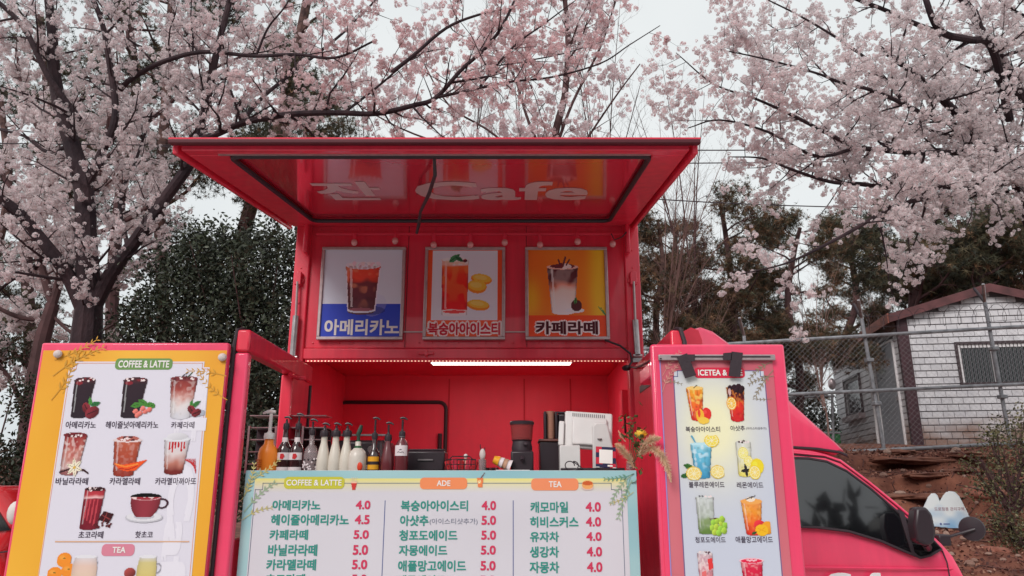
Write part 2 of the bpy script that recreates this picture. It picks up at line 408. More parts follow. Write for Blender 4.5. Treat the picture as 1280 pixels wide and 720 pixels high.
        p.ell(.42, .12, .31, .045, (250, 205, 120)); p.line([(.38, .12), (.5, .05)], .012, (90, 80, 60))
        p.citrus(.78, .74, .17, (230, 50, 45), (226, 52, 48), True); p.ell(.55, .78, .14, .16, (250, 185, 60)); p.ell(.66, .90, .20, .08, (250, 205, 80)); p.ell(.52, .72, .05, .1, (230, 70, 50))
    elif k == 'shot':
        p.glass(.45, .10, .93, .72, .50, [(0, (60, 20, 28)), (.32, (90, 22, 28)), (.45, (225, 60, 35)), (.7, (226, 50, 40)), (1, (205, 30, 45))], ice=.45, icec=(250, 150, 60), nz=.25)
        for x, y in ((.25, .12), (.42, .10), (.60, .08), (.72, .13), (.66, .2), (.5, .18)): p.ell(x, y, .10, .07, (45, 22, 30), shade=.5)
        p.ell(.22, .22, .06, .09, (235, 190, 185), al=.7); p.citrus(.26, .52, .19, (250, 190, 60), (245, 165, 45))
    elif k == 'blue':
        p.line([(.30, .02), (.44, .28)], .018, (90, 165, 195))
        p.glass(.50, .20, .93, .50, .34, [(0, (165, 215, 230)), (.3, (110, 190, 218)), (1, (70, 150, 190))], ice=.6, icec=(225, 240, 248), nz=.3)
        p.ell(.50, .20, .25, .035, (190, 225, 235)); p.citrus(.76, .12, .17, (250, 225, 90), (240, 205, 50))
        p.leaf(.20, .70, .14, .3, (60, 110, 50)); p.leaf(.12, .90, .14, -.2, (50, 100, 50)); p.citrus(.30, .86, .18, (240, 210, 120), (228, 190, 80)); p.citrus(.85, .82, .17, (240, 215, 130), (228, 195, 90))
    elif k == 'lemon':
        p.glass(.36, .08, .90, .52, .46, [(0, (214, 212, 205)), (.5, (225, 220, 190)), (1, (232, 215, 110))], ice=.4, icec=(240, 240, 235))
        p.citrus(.34, .35, .17, (238, 225, 130), (232, 215, 100)); p.citrus(.50, .55, .15, (238, 222, 120), (232, 212, 90)); p.lid(.36, .07, .48, (205, 200, 195), .035, 8, (70, 50, 45))
        for a in (0, 1, 2, 3): p.leaf(.40+.08*math.cos(a*1.5), .78+.07*math.sin(a*1.5), .12, a*1.5, (50, 45, 45))
        p.citrus(.78, .68, .22, (240, 215, 60), (238, 212, 50), True); p.citrus(.68, .83, .20, (245, 215, 110), (236, 205, 60))
    elif k == 'grape':
        p.glass(.38, .12, .92, .54, .46, [(0, (196, 198, 196)), (.55, (180, 186, 176)), (.7, (140, 158, 110)), (1, (100, 130, 60))], ice=.35, icec=(225, 228, 228)); p.lid(.38, .11, .5, (205, 208, 208), .035, 5, (120, 120, 125))
        for i, (x, y) in enumerate(((.60, .70), (.72, .66), (.84, .72), (.94, .76), (.56, .82), (.68, .80), (.80, .84), (.90, .88), (.62, .92), (.74, .93), (.86, .62))): p.ell(x, y, .085, .072, (150+i % 3*12, 195, 70), shade=.35)
        p.line([(.5, .62), (.72, .60)], .012, (100, 80, 50))
    elif k == 'mango':
        p.glass(.46, .16, .94, .66, .46, [(0, (240, 150, 85)), (.3, (240, 150, 50)), (.7, (240, 105, 45)), (1, (225, 50, 45))], ice=.35, icec=(255, 200, 120))
        p.ell(.46, .17, .34, .07, (245, 170, 90)); p.ell(.44, .12, .14, .06, (245, 225, 205)); p.line([(.3, .12), (.52, .05)], .014, (70, 50, 45)); p.line([(.45, .1), (.6, .03)], .01, (70, 50, 45))
        p.ell(.66, .74, .17, .12, (214, 50, 60), shade=.3); p.ell(.92, .80, .20, .15, (240, 160, 45), shade=.2); p.ell(.72, .86, .20, .14, (250, 190, 40)); p.line([(.6, .82), (.84, .9)], .008, (225, 150, 30)); p.line([(.62, .9), (.82, .8)], .008, (225, 150, 30)); p.leaf(.48, .93, .1, -.4, (60, 90, 50))
    elif k == 'strawberry':
        p.glass(.45, .12, 1.05, .62, .54, [(0, (206, 178, 186)), (.5, (214, 150, 160)), (1, (226, 120, 130))], ice=.5)
        p.poly([(.55, .30), (.74, .26), (.76, .55), (.58, .62)], (226, 60, 62)); p.poly([(.30, .66), (.46, .62), (.48, .84), (.3, .86)], (230, 110, 112)); p.lid(.45, .11, .58, (214, 205, 210), .05, 10, (100, 70, 80))
    elif k == 'redade':
        p.glass(.48, .16, 1.05, .78, .62, [(0, (226, 60, 90)), (.4, (220, 35, 70)), (1, (205, 25, 62))], ice=.2); p.ell(.48, .18, .43, .09, (240, 195, 205)); p.ell(.48, .19, .37, .07, (225, 40, 75))
        for i in range(5): p.ell(.35+i*.07, .16+(i % 2)*.02, .05, .03, (245, 190, 200))
    elif k == 'icon_cup':
        p.poly([(.25, .45), (.75, .45), (.62, .95), (.38, .95)], (205, 60, 55)); p.ell(.5, .45, .28, .06, (235, 190, 160))
        for x in (.3, .45, .6, .72): p.line([(x, .4), (x+.05*(x-.5), .1)], .02, (225, 205, 180))
    elif k == 'icon_ade':
        p.poly([(.2, .35), (.7, .35), (.62, .95), (.3, .95)], (235, 130, 80)); p.line([(.5, .35), (.8, .0)], .03, (120, 80, 80)); p.citrus(.4, .6, .14, (250, 190, 120), (245, 160, 80))
    elif k == 'icon_tea':
        p.ell(.5, .75, .45, .18, (225, 190, 180)); p.ell(.5, .5, .42, .34, (238, 165, 100)); p.ell(.5, .38, .38, .16, (205, 95, 50))
    return p

def pic_obj(p, x0, x1, z0, z1, y, parent, label=None, name='drink_picture', xf=None, gain=1.0):
    W, H = p.W, p.H; jj, ii = np.nonzero(p.a > .5)
    X = x0+(x1-x0)*np.arange(W+1)/W; Z = z1+(z0-z1)*np.arange(H+1)/H
    n = len(jj); V = np.zeros((n, 4, 3)); V[:, :, 1] = y
    for k, (a, b) in enumerate(((0, 1), (1, 1), (1, 0), (0, 0))): V[:, k, 0] = X[ii+a]; V[:, k, 2] = Z[jj+b]
    cc_ = p.c[jj, ii]*gain; cc_ = cc_/np.maximum(1, cc_.max(1, keepdims=True)/.88); C = np.repeat(cc_[:, None, :], 4, axis=1)
    o = mesh_np(name, V.reshape(-1, 3), np.arange(n*4).reshape(n, 4), C.reshape(-1, 3), M['print'], parent)
    if label: o['label'] = label
    return o
def pic_px(p, px0, py0, px1, py1, Y, parent, **k):
    a = at((px0+px1)/2, py1, Y); b = at((px0+px1)/2, py0, Y); m = (py0+py1)/2
    return pic_obj(p, at(px0, m, Y).x, at(px1, m, Y).x, a.z, b.z, Y, parent, **k)

# ------------------------------------------------------------------ lettering
def text_mesh(s, bold=0.0, shear=0.0):
    c = bpy.data.curves.new('lettering_curve', 'FONT'); c.body = s; c.offset = bold; c.shear = shear; c.resolution_u = 3
    o = bpy.data.objects.new('lettering_tmp', c); COL.objects.link(o)
    bpy.context.view_layer.update()
    me = bpy.data.meshes.new_from_object(o.evaluated_get(bpy.context.evaluated_depsgraph_get()))
    V = np.array([v.co[:] for v in me.vertices]); F = [tuple(p.vertices) for p in me.polygons]
    bpy.data.objects.remove(o); bpy.data.curves.remove(c); bpy.data.meshes.remove(me)
    return V, F
def lettering(s, x0, x1, z0, z1, y, m, parent, bold=0.02, name='lettering', xf=None, shear=0.0, map3=None):
    V, F = text_mesh(s, 0.0, shear)
    if bold > 0:      # heavier strokes: the same outline laid several times, slightly shifted
        k = bold*.8; offs = [(0, 0), (k, k), (-k, k), (k, -k), (-k, -k)]+([(1.4*k, 0), (-1.4*k, 0), (0, 1.4*k), (0, -1.4*k)] if bold > .06 else [])
        n = len(V); V = np.concatenate([V+np.array([dx, dy, 0]) for dx, dy in offs]); lay = np.repeat(np.arange(len(offs)), n)
        F = [tuple(i+n*j for i in f) for j in range(len(offs)) for f in F]
    else: lay = np.zeros(len(V))
    mn = V.min(0); mxx = V.max(0)
    U = (V[:, 0]-mn[0])/(mxx[0]-mn[0]); T = (V[:, 1]-mn[1])/(mxx[1]-mn[1])
    if map3: vs = [map3(u, t, l*.00008) for u, t, l in zip(U, T, lay)]
    else: vs = [(x0+(x1-x0)*u, y-.00008*l, z0+(z1-z0)*t) for u, t, l in zip(U, T, lay)]
    mb = MB(xf); mb.add(vs, F)
    return obj(name, mb, m, parent, smooth=False)
def let_px(s, px0, py0, px1, py1, Y, m, parent, **k):
    mid = (py0+py1)/2; cx = (px0+px1)/2
    return lettering(s, at(px0, mid, Y).x, at(px1, mid, Y).x, at(cx, py1, Y).z, at(cx, py0, Y).z, Y, m, parent, **k)
def rrect(x0, x1, z0, z1, r, n=5):
    P = []
    for cx, cz, a in ((x1-r, z1-r, 0), (x0+r, z1-r, 90), (x0+r, z0+r, 180), (x1-r, z0+r, 270)):
        for i in range(n+1):
            t = R(a+90*i/n); P.append((cx+r*math.cos(t), cz+r*math.sin(t)))
    return P
def pill(px0, py0, px1, py1, Y, m, parent, name='heading_banner', rf=.35):
    mid = (py0+py1)/2; a = at(px0, mid, Y).x; b = at(px1, mid, Y).x; z0 = at((px0+px1)/2, py1, Y).z; z1 = at((px0+px1)/2, py0, Y).z
    return obj(name, MB().prism(rrect(a, b, z0, z1, (z1-z0)*rf), Y, Y+.0008), m, parent, smooth=False)
def line_flat(pts, w, y, m, parent, name, closed=False):
    """thin printed rule as flat strips in a wall plane, pts are (x,z)"""
    mb = MB()
    for (a, b) in zip(pts, pts[1:]+([pts[0]] if closed else [])) if closed else zip(pts, pts[1:]):
        a = Vector(a); b = Vector(b); d = (b-a); d.normalize(); q = Vector((-d.y, d.x))*w/2; e = d*w/2
        P = [a-e-q, b+e-q, b+e+q, a-e+q]; mb.add([(p.x, y, p.y) for p in P], [(0, 1, 2, 3)])
    return obj(name, mb, m, parent, smooth=False)
def sprig(px, py, s, ang, n, Y, m, parent, bend=0.3, w=.22, name='leaf_sprig'):
    s = s*.72
    """a printed sprig of leaves; px, py start; s length in metres"""
    p = at(px, py, Y); mb = MB(); x, z = p.x, p.z; a = R(ang)
    for i in range(n):
        nx, nz = x+math.cos(a)*s/n, z+math.sin(a)*s/n; q = Vector((-math.sin(a), math.cos(a)))*s*.010
        mb.add([(x-q.x, Y, z-q.y), (nx-q.x, Y, nz-q.y), (nx+q.x, Y, nz+q.y), (x+q.x, Y, z+q.y)], [(0, 1, 2, 3)])
        if i > 0:
            for sg in (-1, 1):
                b = a+sg*.7; l = s*.17*(1-.4*i/n); c, d = math.cos(b)*l, math.sin(b)*l; e, f = -math.sin(b)*l*w, math.cos(b)*l*w
                mb.add([(nx, Y-.0003*i, nz), (nx+c*.5+e, Y-.0003*i, nz+d*.5+f), (nx+c, Y-.0003*i, nz+d), (nx+c*.5-e, Y-.0003*i, nz+d*.5-f)], [(0, 1, 2, 3)])
        x, z = nx, nz; a += bend/n
    return obj(name, mb, m, parent, smooth=False)

# ------------------------------------------------------------------ THE FOOD TRUCK
BX0, BX1, BY, BB = -1.50, 0.88, 4.90, 6.50
truck = thing('food_truck', 'bright red and pink food truck with raised serving hatch and open side doors', 'food truck', (0, 5.7, 0))
T = truck
# box shell
b = MB(); b.box(BX0, BX1, BY+.02, BB, 3.30, 3.36); obj('roof_panel', b, M['red'], T, bevel=.01)
b = MB(); b.box(BX0+.06, BX1-.06, BY, BY+.035, 2.395, 3.30); obj('front_fascia', b, M['red'], T, bevel=.004)
for x0, x1 in ((BX0, BX0+.105), (BX1-.105, BX1)):
    b = MB(); b.box(x0, x1, BY-.025, BY+.07, .80, 3.30); obj('corner_post', b, M['red'], T, bevel=.008)
for x0, x1 in ((BX0, BX0+.04), (BX1-.04, BX1)):
    b = MB(); b.box(x0, x1, BY+.075, BB, 2.42, 3.30); obj('upper_side_panel', b, M['red'], T, bevel=.006)
b = MB(); b.box(BX0+.105, BX1-.105, BY-.022, BY+.06, 2.318, 2.39); obj('header_rail', b, M['red'], T, bevel=.006)
b = MB(); b.box(BX0+.30, BX1-.30, BY-.012, BY-.001, 2.50, 2.508); obj('drip_trim', b, M['alu'], T)
b = MB(); b.box(-.02+BX0+.9, BX0+.98, BY-.045, BY-.023, 2.345, 2.362); b.box(BX0+.92, BX0+.94, BY-.05, BY-.022, 2.335, 2.372); obj('latch', b, M['red'], T, bevel=.003)
# interior
b = MB(); b.box(BX0+.05, BX1-.05, 6.42, 6.46, .85, 2.46); obj('rear_lining', b, M['redin'], T)
b = MB(); b.box(BX0+.04, BX1-.04, BY+.075, 6.46, 2.43, 2.45); obj('ceiling_lining', b, M['redin'], T)
for x0, x1 in ((BX0+.0, BX0+.05), (BX1-.05, BX1)):
    y1 = 6.42
    b = MB(); b.box(x0, x1, BY+.075, y1, .85, 2.42); obj('side_lining', b, M['redin'], T)
b = MB(); b.box(BX0, BX1, BY+.075, BB, .78, .85); obj('floor_panel', b, M['steel'], T)
b = MB(); b.box(BX0+.11, BX1-.11, BY, BY+.04, .86, 1.53); obj('lower_front_panel', b, M['red'], T, bevel=.005)
b = MB(); b.box(BX0, BX1, BB, BB+.03, .8, 3.3); obj('rear_panel', b, M['red'], T)
for x in (-.55, .1, .5): 
    b = MB(); b.box(x, x+.012, 6.412, 6.42, .9, 2.4); obj('lining_seam', b, mat('seam_red', (.55, .02, .04), .8), T)
def gx(px, py, Y): return at(px, py, Y).x
# rear window of the box: black gasket frame on the lining
wx0, wx1 = gx(421, 540, 6.40), gx(557, 540, 6.40); wz1 = at(490, 503, 6.40).z; wz0 = 1.30
loop = rrect(wx0, wx1, wz0, wz1, .06, 4)
wl = obj('rear_window', MB().prism(loop, 6.395, 6.41), M['redin'], T, smooth=False)
obj('gasket', MB().tube([(x, 6.392, z) for x, z in loop+[loop[0], loop[1]]], .016, 8, False), M['black'], wl)
b = MB(); b.tube([(wx1-.045, 6.37, 1.35), (wx1-.045, 6.37, 1.93)], .018, 8); b.box(wx1-.07, wx1-.02, 6.36, 6.39, 1.62, 1.66); obj('window_strut', b, M['blackp'], wl)
# ceiling lamp
lx0, lx1 = gx(540, 457, 5.55), gx(713, 457, 5.55)
lamp = obj('ceiling_lamp', MB().box(lx0-.02, lx1+.02, 5.42, 5.62, 2.405, 2.43), M['white'], T, bevel=.004)
obj('diffuser', MB().box(lx0, lx1, 5.43, 5.61, 2.395, 2.404), M['lamp'], lamp)
# LED strip under the header
ls = obj('led_strip', MB().box(BX0+.12, BX1-.12, BY-.012, BY+.012, 2.300, 2.316), M['red'], T)
b = MB(); n = 92
for i in range(n):
    x = BX0+.14+(BX1-BX0-.28)*i/(n-1); b.box(x-.004, x+.004, BY-.016, BY-.0125, 2.302, 2.308)
tag(obj('led_row', b, M['led'], ls, smooth=False), kind='stuff')
# wall box inside right jamb
b = MB(); b.box(.775, .828, 5.25, 5.38, 1.98, 2.16); sb = obj('switch_box', b, M['redin'], T, bevel=.006)
obj('switch_cable', MB().tube([(.80, 5.3, 1.98), (.80, 5.3, 1.9), (.803, 5.31, 1.86)], .008, 6), M['blackp'], sb)
# counter shelf
b = MB(); b.box(-1.300, .615, 3.745, 4.895, 1.545, 1.572); obj('counter_shelf', b, M['blackp'], T, bevel=.004)
for x in (-1.2, .45): obj('shelf_bracket', MB().tube([(x, 4.89, 1.0), (x, 3.95, 1.54)], .018, 8), M['steel'], T)

# hatch: local frame X, w (towards camera), n (down)
HO = Vector((0, 4.90, 3.285)); HE = Vector((0, 3.10, 3.022)); HW = (HE-HO).normalized(); HL = (HE-HO).length
HN = Vector((1, 0, 0)).cross(HW)
if HN.z > 0: HN = -HN
HX = Matrix.Translation(HO) @ Matrix(((1, HW.x, HN.x, 0), (0, HW.y, HN.y, 0), (0, HW.z, HN.z, 0), (0, 0, 0, 1)))
def hpt(px, py, dn=0.0):
    p = hit(px, py, HO+HN*dn, HN)-HO; return (p.x, p.dot(HW))
hx0, hx1 = -1.562, .852
hatch = obj('hatch', MB(HX).box(hx0, hx1, 0, HL-.031, -.02, .0), M['red'], T, bevel=.008)
gl = [hpt(300, 196, .03), hpt(805, 196, .03), hpt(765, 276, .03), hpt(385, 276, .03)]
gx0 = (gl[0][0]+gl[3][0])/2; gx1 = (gl[1][0]+gl[2][0])/2; gw1 = (gl[0][1]+gl[1][1])/2; gw0 = (gl[2][1]+gl[3][1])/2
obj('hatch_glazing', MB(HX).box(gx0, gx1, gw0, gw1, .001, .012), M['gloss'], hatch)
# raised rim around the glazing: four stepped members
for k, (a0, a1, c0, c1) in enumerate(((hx0+.03, hx1-.03, gw1+.012, HL-.035), (hx0+.03, hx1-.03, .02, gw0-.012), (hx0+.03, gx0-.012, gw0-.012, gw1+.012), (gx1+.012, hx1-.03, gw0-.012, gw1+.012))):
    obj('hatch_frame', MB(HX).box(a0, a1, c0, c1, .001, .028), M['red'], hatch, bevel=.006)
loop = rrect(gx0-.006, gx1+.006, gw0-.006, gw1+.006, .05, 4)
obj('hatch_gasket', MB(HX).tube([(x, w, .03) for x, w in loop+loop[:2]], .013, 8, False), M['black'], hatch)
b = MB(HX); b.box(hx0-.012, hx1+.012, HL-.03, HL+.012, -.014, .008); obj('front_lip', b, mat('maroon_trim', (.09, .010, .018), .5, dirt=.1), hatch, bevel=.006)
b = MB(HX); b.box(hx0-.012, hx1+.012, HL-.034, HL+.004, -.022, -.0145); obj('lip_seal', b, M['red'], hatch)
b = MB(HX); b.box(hx0+.18, hx1-.2, HL-.10, HL-.09, .0285, .034); obj('trim_line', b, M['alu'], hatch)
for x in (hx0-.008, hx1-.017):
    b = MB(HX); b.box(x, x+.025, 0, HL-.03, -.03, .045); obj('side_rail', b, M['red'], hatch, bevel=.006)
for s, x0, x1, in (('잔', 395, 477), ('Cafe', 519, 736)):
    (a0, w0), (a1, w1) = hpt(x0, 239, .013), hpt(x1, 239, .013); wt = hpt(600, 227, .013)[1]; wb = hpt(600, 250, .013)[1]
    lettering(s, 0, 0, 0, 0, 0, mat('faded_lettering', (.66, .46, .47), .3), hatch, bold=.03, map3=lambda u, t, l: tuple(HX @ Vector((a0+(a1-a0)*u, wb+(wt-wb)*t, .0135+l))))
# pull strap
p0 = HX @ Vector((*hpt(543, 199, .03), .03)); p1 = at(521, 291, 4.55)
P = [p0, p0+Vector((.0, .05, -.06)), p0.lerp(p1, .35)+Vector((.012, 0, -.02)), p0.lerp(p1, .6)+Vector((-.012, 0, -.02)), p0.lerp(p1, .85), p1]
obj('pull_strap', MB().tube(P, [.008, .010, .011, .009, .012, .010], 6), M['black'], hatch)
# gas struts in front of the corner posts
for sx, pa, pm, pb in ((-1, (372, 352), (370, 395), (366, 445)), (1, (792, 352), (794, 400), (797, 443))):
    q0 = at(*pa, 4.84); q1 = at(*pm, 4.84); q2 = at(*pb, 4.84)
    st = obj('gas_strut', MB().tube([q1, q2], .021, 12), M['steel'], T)
    obj('strut_rod', MB().tube([q0, q1], .009, 8), M['alu'], st)
    b = MB(); b.box(q0.x-.022, q0.x+.022, 4.835, 4.874, q0.z-.02, q0.z+.07); b.box(q0.x-.035, q0.x+.035, 4.86, 4.874, q0.z+.0, q0.z+.03); obj('strut_bracket', b, M['red'], st, bevel=.004)
    b = MB(); b.tube([q2+Vector((-.03, 0, -.01)), q2+Vector((.03, 0, -.01))], .012, 8); b.box(q2.x-.03, q2.x+.03, 4.845, 4.874, q2.z-.05, q2.z-.01); obj('strut_foot', b, M['steel'], st)
# hinge arm of hatch (rounded sheet tabs at both upper corners)
for x in (BX0+.07, BX1-.10): obj('hinge_tab', MB().box(x, x+.03, BY-.10, BY-.026, 3.04, 3.27), M['red'], T, bevel=.01)

# rivets along the sheet edges
b = MB()
for i in range(24):
    x = BX0+.16+i*(BX1-BX0-.32)/23
    for z in (2.43, 3.235): b.ellipsoid((x, BY-.002, z), (.007, .004, .007), 6, 4)
for i in range(9):
    for x in (BX0+.05, BX1-.05): b.ellipsoid((x, BY-.027, 2.2+i*.125), (.007, .004, .007), 6, 4)
tag(obj('rivets', b, M['red'], T), kind='stuff')
for x in (-.72, .10): obj('fascia_seam', MB().box(x-.002, x+.002, BY-.0035, BY-.0005, 2.40, 3.28), mat('seam_dark', (.20, .012, .02), .7), T)
# return leaves
LX = -1.315
lf = obj('left_side_door', MB().box(LX-.07, LX, 3.65, 3.705, .70, 2.145), M['pink'], T, bevel=.012)
obj('door_top_rail', MB().box(LX-.07, LX, 3.65, 4.86, 2.15, 2.262), M['red'], lf, bevel=.012)
obj('door_stile', MB().box(LX-.07, LX, 4.42, 4.86, .70, 2.148), M['red'], lf, bevel=.010)
obj('door_lower_panel', MB().box(LX-.06, LX-.01, 3.707, 4.418, .70, 1.25), M['red'], lf)
obj('door_gasket', MB().tube([(LX-.078, 3.66, .8), (LX-.078, 3.655, 2.18), (LX-.07, 3.66, 2.262), (LX-.06, 3.70, 2.275), (LX-.055, 4.80, 2.272)], .011, 8), M['black'], lf)
obj('inner_gasket', MB().tube([(LX+.006, 4.80, .8), (LX+.006, 4.80, 2.13)], .010, 6), M['black'], lf)
obj('hinge_arm', MB().tube([(LX+.02, 4.30, 2.13), (LX+.02, 4.45, 2.13), (LX+.06, 4.47, 2.13)], .013, 8), M['red'], lf)
b = MB(); b.box(LX-.05, LX-.02, 3.707, 3.73, 1.2, 1.68); obj('door_handle', b, M['alu'], lf, bevel=.004)
RX = .80
rf_ = obj('right_side_door', MB().box(RX, RX+.06, 3.665, 4.86, .70, 2.262), M['red'], T, bevel=.010)
obj('door_gasket', MB().tube([(RX+.066, 3.66, 1.0), (RX+.066, 3.655, 2.20), (RX+.05, 3.66, 2.266), (RX+.04, 3.70, 2.275), (RX+.04, 4.80, 2.272)], .012, 8), M['black'], rf_)
b = MB(); b.box(RX-.004, RX-.001, 4.10, 4.62, 2.06, 2.10); obj('vent_slot', b, M['black'], rf_)
b = MB(); b.box(RX-.012, RX-.001, 3.9, 3.93, 1.30, 1.62); obj('edge_trim', b, M['red'], rf_, bevel=.004)
# front leaves that face the viewer
ll = obj('left_door_leaf', MB().box(-2.325, -1.400, 3.60, 3.645, .62, 2.185), M['pink'], T, bevel=.010)
rl = obj('right_door_leaf', MB().box(.685, 1.345, 3.60, 3.650, .62, 2.178), M['pink'], T, bevel=.012)
obj('leaf_edge_trim', MB().box(.700, .730, 3.592, 3.599, .65, 2.10), M['pink'], rl, bevel=.002)
b = MB(); b.box(.685, .92, 3.655, 3.95, 2.02, 2.10); obj('leaf_hinge', b, M['pink'], rl, bevel=.01)
# chassis, wheels
b = MB(); b.box(BX0, 3.0, 5.25, 5.4, .5, .64); b.box(BX0, 3.0, 6.0, 6.15, .5, .64); b.box(BX0, BX1, 4.95, 6.45, .65, .775); obj('chassis', b, M['blackp'], T)
def wheel(x, y):
    b = MB(Matrix.Translation((x, y, .32)) @ Matrix.Rotation(R(90), 4, 'X'))
    b.lathe([(.20, -.09), (.30, -.09), (.32, -.06), (.32, .06), (.30, .09), (.20, .09)], 28); w = obj('wheel', b, M['black'], T)
    b = MB(Matrix.Translation((x, y, .32)) @ Matrix.Rotation(R(90), 4, 'X')); b.lathe([(.05, .095), (.08, .06), (.17, .05), (.195, .085), (.199, .085), (.199, -.085), (.05, -.085)], 24); obj('rim', b, M['steel'], w)
for x in (-.75, 2.25):
    for y in (5.1, 6.3): wheel(x, y)

# ------------------------------------------------------------------ cab (part of the truck)
CY = 4.97
TILT = .13
def cpt(px, py, Y=CY): p = at(px, py, Y); p = at(px, py, Y+TILT*max(0, p.z-.92)); return (p.x, p.z)
prof = [(.93, .55), (.93, 1.80)] + [cpt(*q) for q in ((960, 549), (1000, 558), (1030, 565), (1052, 573), (1075, 590), (1108, 617), (1140, 645), (1163, 664), (1180, 680), (1194, 696), (1204, 714))]
lx, lz = prof[-1]
prof += [(lx+.025, .90), (lx+.045, .80), (lx+.05, .55)]
pc = Vector((1.6, 1.1))
def shell(prof, stations, cx, cz):
    """loft a closed side profile across Y; stations (y, scale-inset, drop)"""
    mb = MB(); n = len(prof); vs = []; fs = []
    for y, ins in stations:
        for x, z in prof:
            d = Vector((x-cx, z-cz)); l = d.length; d = d*((l-ins)/l); vs.append((cx+d.x, y, cz+d.y))
    m = len(stations)
    for j in range(m-1):
        for i in range(n):
            i2 = (i+1) % n; fs.append((j*n+i, j*n+i2, (j+1)*n+i2, (j+1)*n+i))
    return mb, vs, fs, n
st = [(4.97, .035), (4.98, .012), (5.03, 0), (5.5, -.012), (6.0, -.012), (6.45, 0), (6.50, .012), (6.51, .035)]
mb, vs, fs, n = shell(prof, st, pc.x, pc.y)
mb.add(vs, fs); mb.f.append(tuple(range(n))); mb.f.append(tuple(range((len(st)-1)*n, len(st)*n)))
cab = obj('cab', mb, M['pink'], T, ang=50)
win = [cpt(*q, 4.963) for q in ((972, 572), (1010, 573), (1033, 577), (1058, 589), (1088, 611), (1118, 637), (1143, 657), (1166, 676), (1176, 686), (1162, 694), (1150, 697), (1130, 689), (1100, 676), (1060, 664), (1020, 659), (972, 658))]
sw = obj('side_window', MB().prism(win, 4.955, 4.967), M['glassdark'], T, smooth=False)
obj('window_seal', MB().tube([(x, 4.955, z) for x, z in win+win[:1]], .0085, 6, False), M['black'], sw)
b = MB(); P = [cpt(*q, 4.95) for q in ((1122, 636), (1130, 641), (1143, 690), (1150, 697), (1140, 693), (1133, 672))]; b.prism(P, 4.945, 4.957); obj('window_pillar', b, M['black'], sw, bevel=.002)
# door seam, rocker crease, handle
seam = [cpt(*q, 4.966) for q in ((1178, 688), (1184, 703), (1188, 725))]+[(cpt(1188, 725)[0]+.005, .8)]
obj('door_seam', MB().tube([(x, 4.968, z) for x, z in seam], .0045, 6), M['black'], cab)
q0, q1 = cpt(985, 709), cpt(1198, 711)
obj('body_crease', MB().tube([(q0[0], 4.972, q0[1]), (q1[0]-.06, 4.972, q1[1]), (q1[0], 4.99, q1[1])], .006, 6), M['pink'], cab)
gut = [cpt(*q, 4.97) for q in ((975, 564), (1030, 569), (1050, 576), (1085, 602), (1118, 629), (1150, 656))]
obj('roof_gutter', MB().tube([(x, 4.965, z) for x, z in gut], .009, 6), M['pink'], cab)
obj('gutter_shadow_gap', MB().tube([(x+.004, 4.968, z-.014) for x, z in gut], .004, 6), M['black'], cab)
for s, a, c_ in (('잔', 985, 1012), ('Cafe', 1032, 1122)):
    let_px(s, a, 716, c_, 744, 4.9695, M['whitepaint'], cab, bold=.05)
# windscreen laid on the sloping front
i0, i1 = 5, 9; b = MB(); vs = []
for (x, z) in (prof[5], prof[6], prof[7], prof[8], prof[9]):
    for y in (5.12, 5.5, 5.75, 6.0, 6.36): vs.append((x+.012, y, z+.014))
b.add(vs, [(r*5+c, r*5+c+1, (r+1)*5+c+1, (r+1)*5+c) for r in range(4) for c in range(4)]); obj('windscreen', b, M['glassdark'], T)
# roof air deflector
fp = [cpt(*q, 5.12) for q in ((843, 442), (846, 429), (853, 419), (866, 414.5), (880, 419), (899, 432), (940, 466), (985, 508), (1015, 535), (1040, 556), (1050, 566), (1040, 570), (975, 563), (838, 545))]
mb, vs, fs, n = shell(fp, [(5.10, .05), (5.125, .015), (5.2, 0), (5.75, -.02), (6.25, 0), (6.33, .015), (6.36, .05)], sum(p[0] for p in fp)/len(fp), 1.95)
mb.add(vs, fs); mb.f.append(tuple(range(n))); mb.f.append(tuple(range(6*n, 7*n)))
fair = obj('roof_deflector', mb, M['pink'], T, ang=40)
P = [cpt(*q, 5.08) for q in ((840, 436), (845, 422), (855, 417), (864, 420), (869, 432), (869, 438))]; obj('deflector_recess', MB().prism(P, 5.075, 5.12), M['redin'], fair)
sl = [cpt(*q, 5.06) for q in ((985, 560), (1015, 562), (1043, 566), (1052, 570))]; obj('deflector_seal', MB().tube([(x, 5.08, z) for x, z in sl], .010, 6), M['black'], fair)
# door mirror
P = [cpt(*q, 4.80) for q in ((1135, 634), (1148, 633), (1156, 642), (1162, 664), (1161, 678), (1152, 682), (1139, 676), (1134, 655))]
mr = obj('door_mirror', MB().prism(P, 4.76, 4.86), M['blackp'], T, bevel=.018)
c = cpt(1160, 684, 4.9); obj('mirror_mount', MB().tube([(c[0]-.05, 4.86, c[1]+.03), (c[0]+.0, 4.93, c[1]), (c[0]+.03, 4.99, c[1]-.01)], .025, 8), M['blackp'], mr)
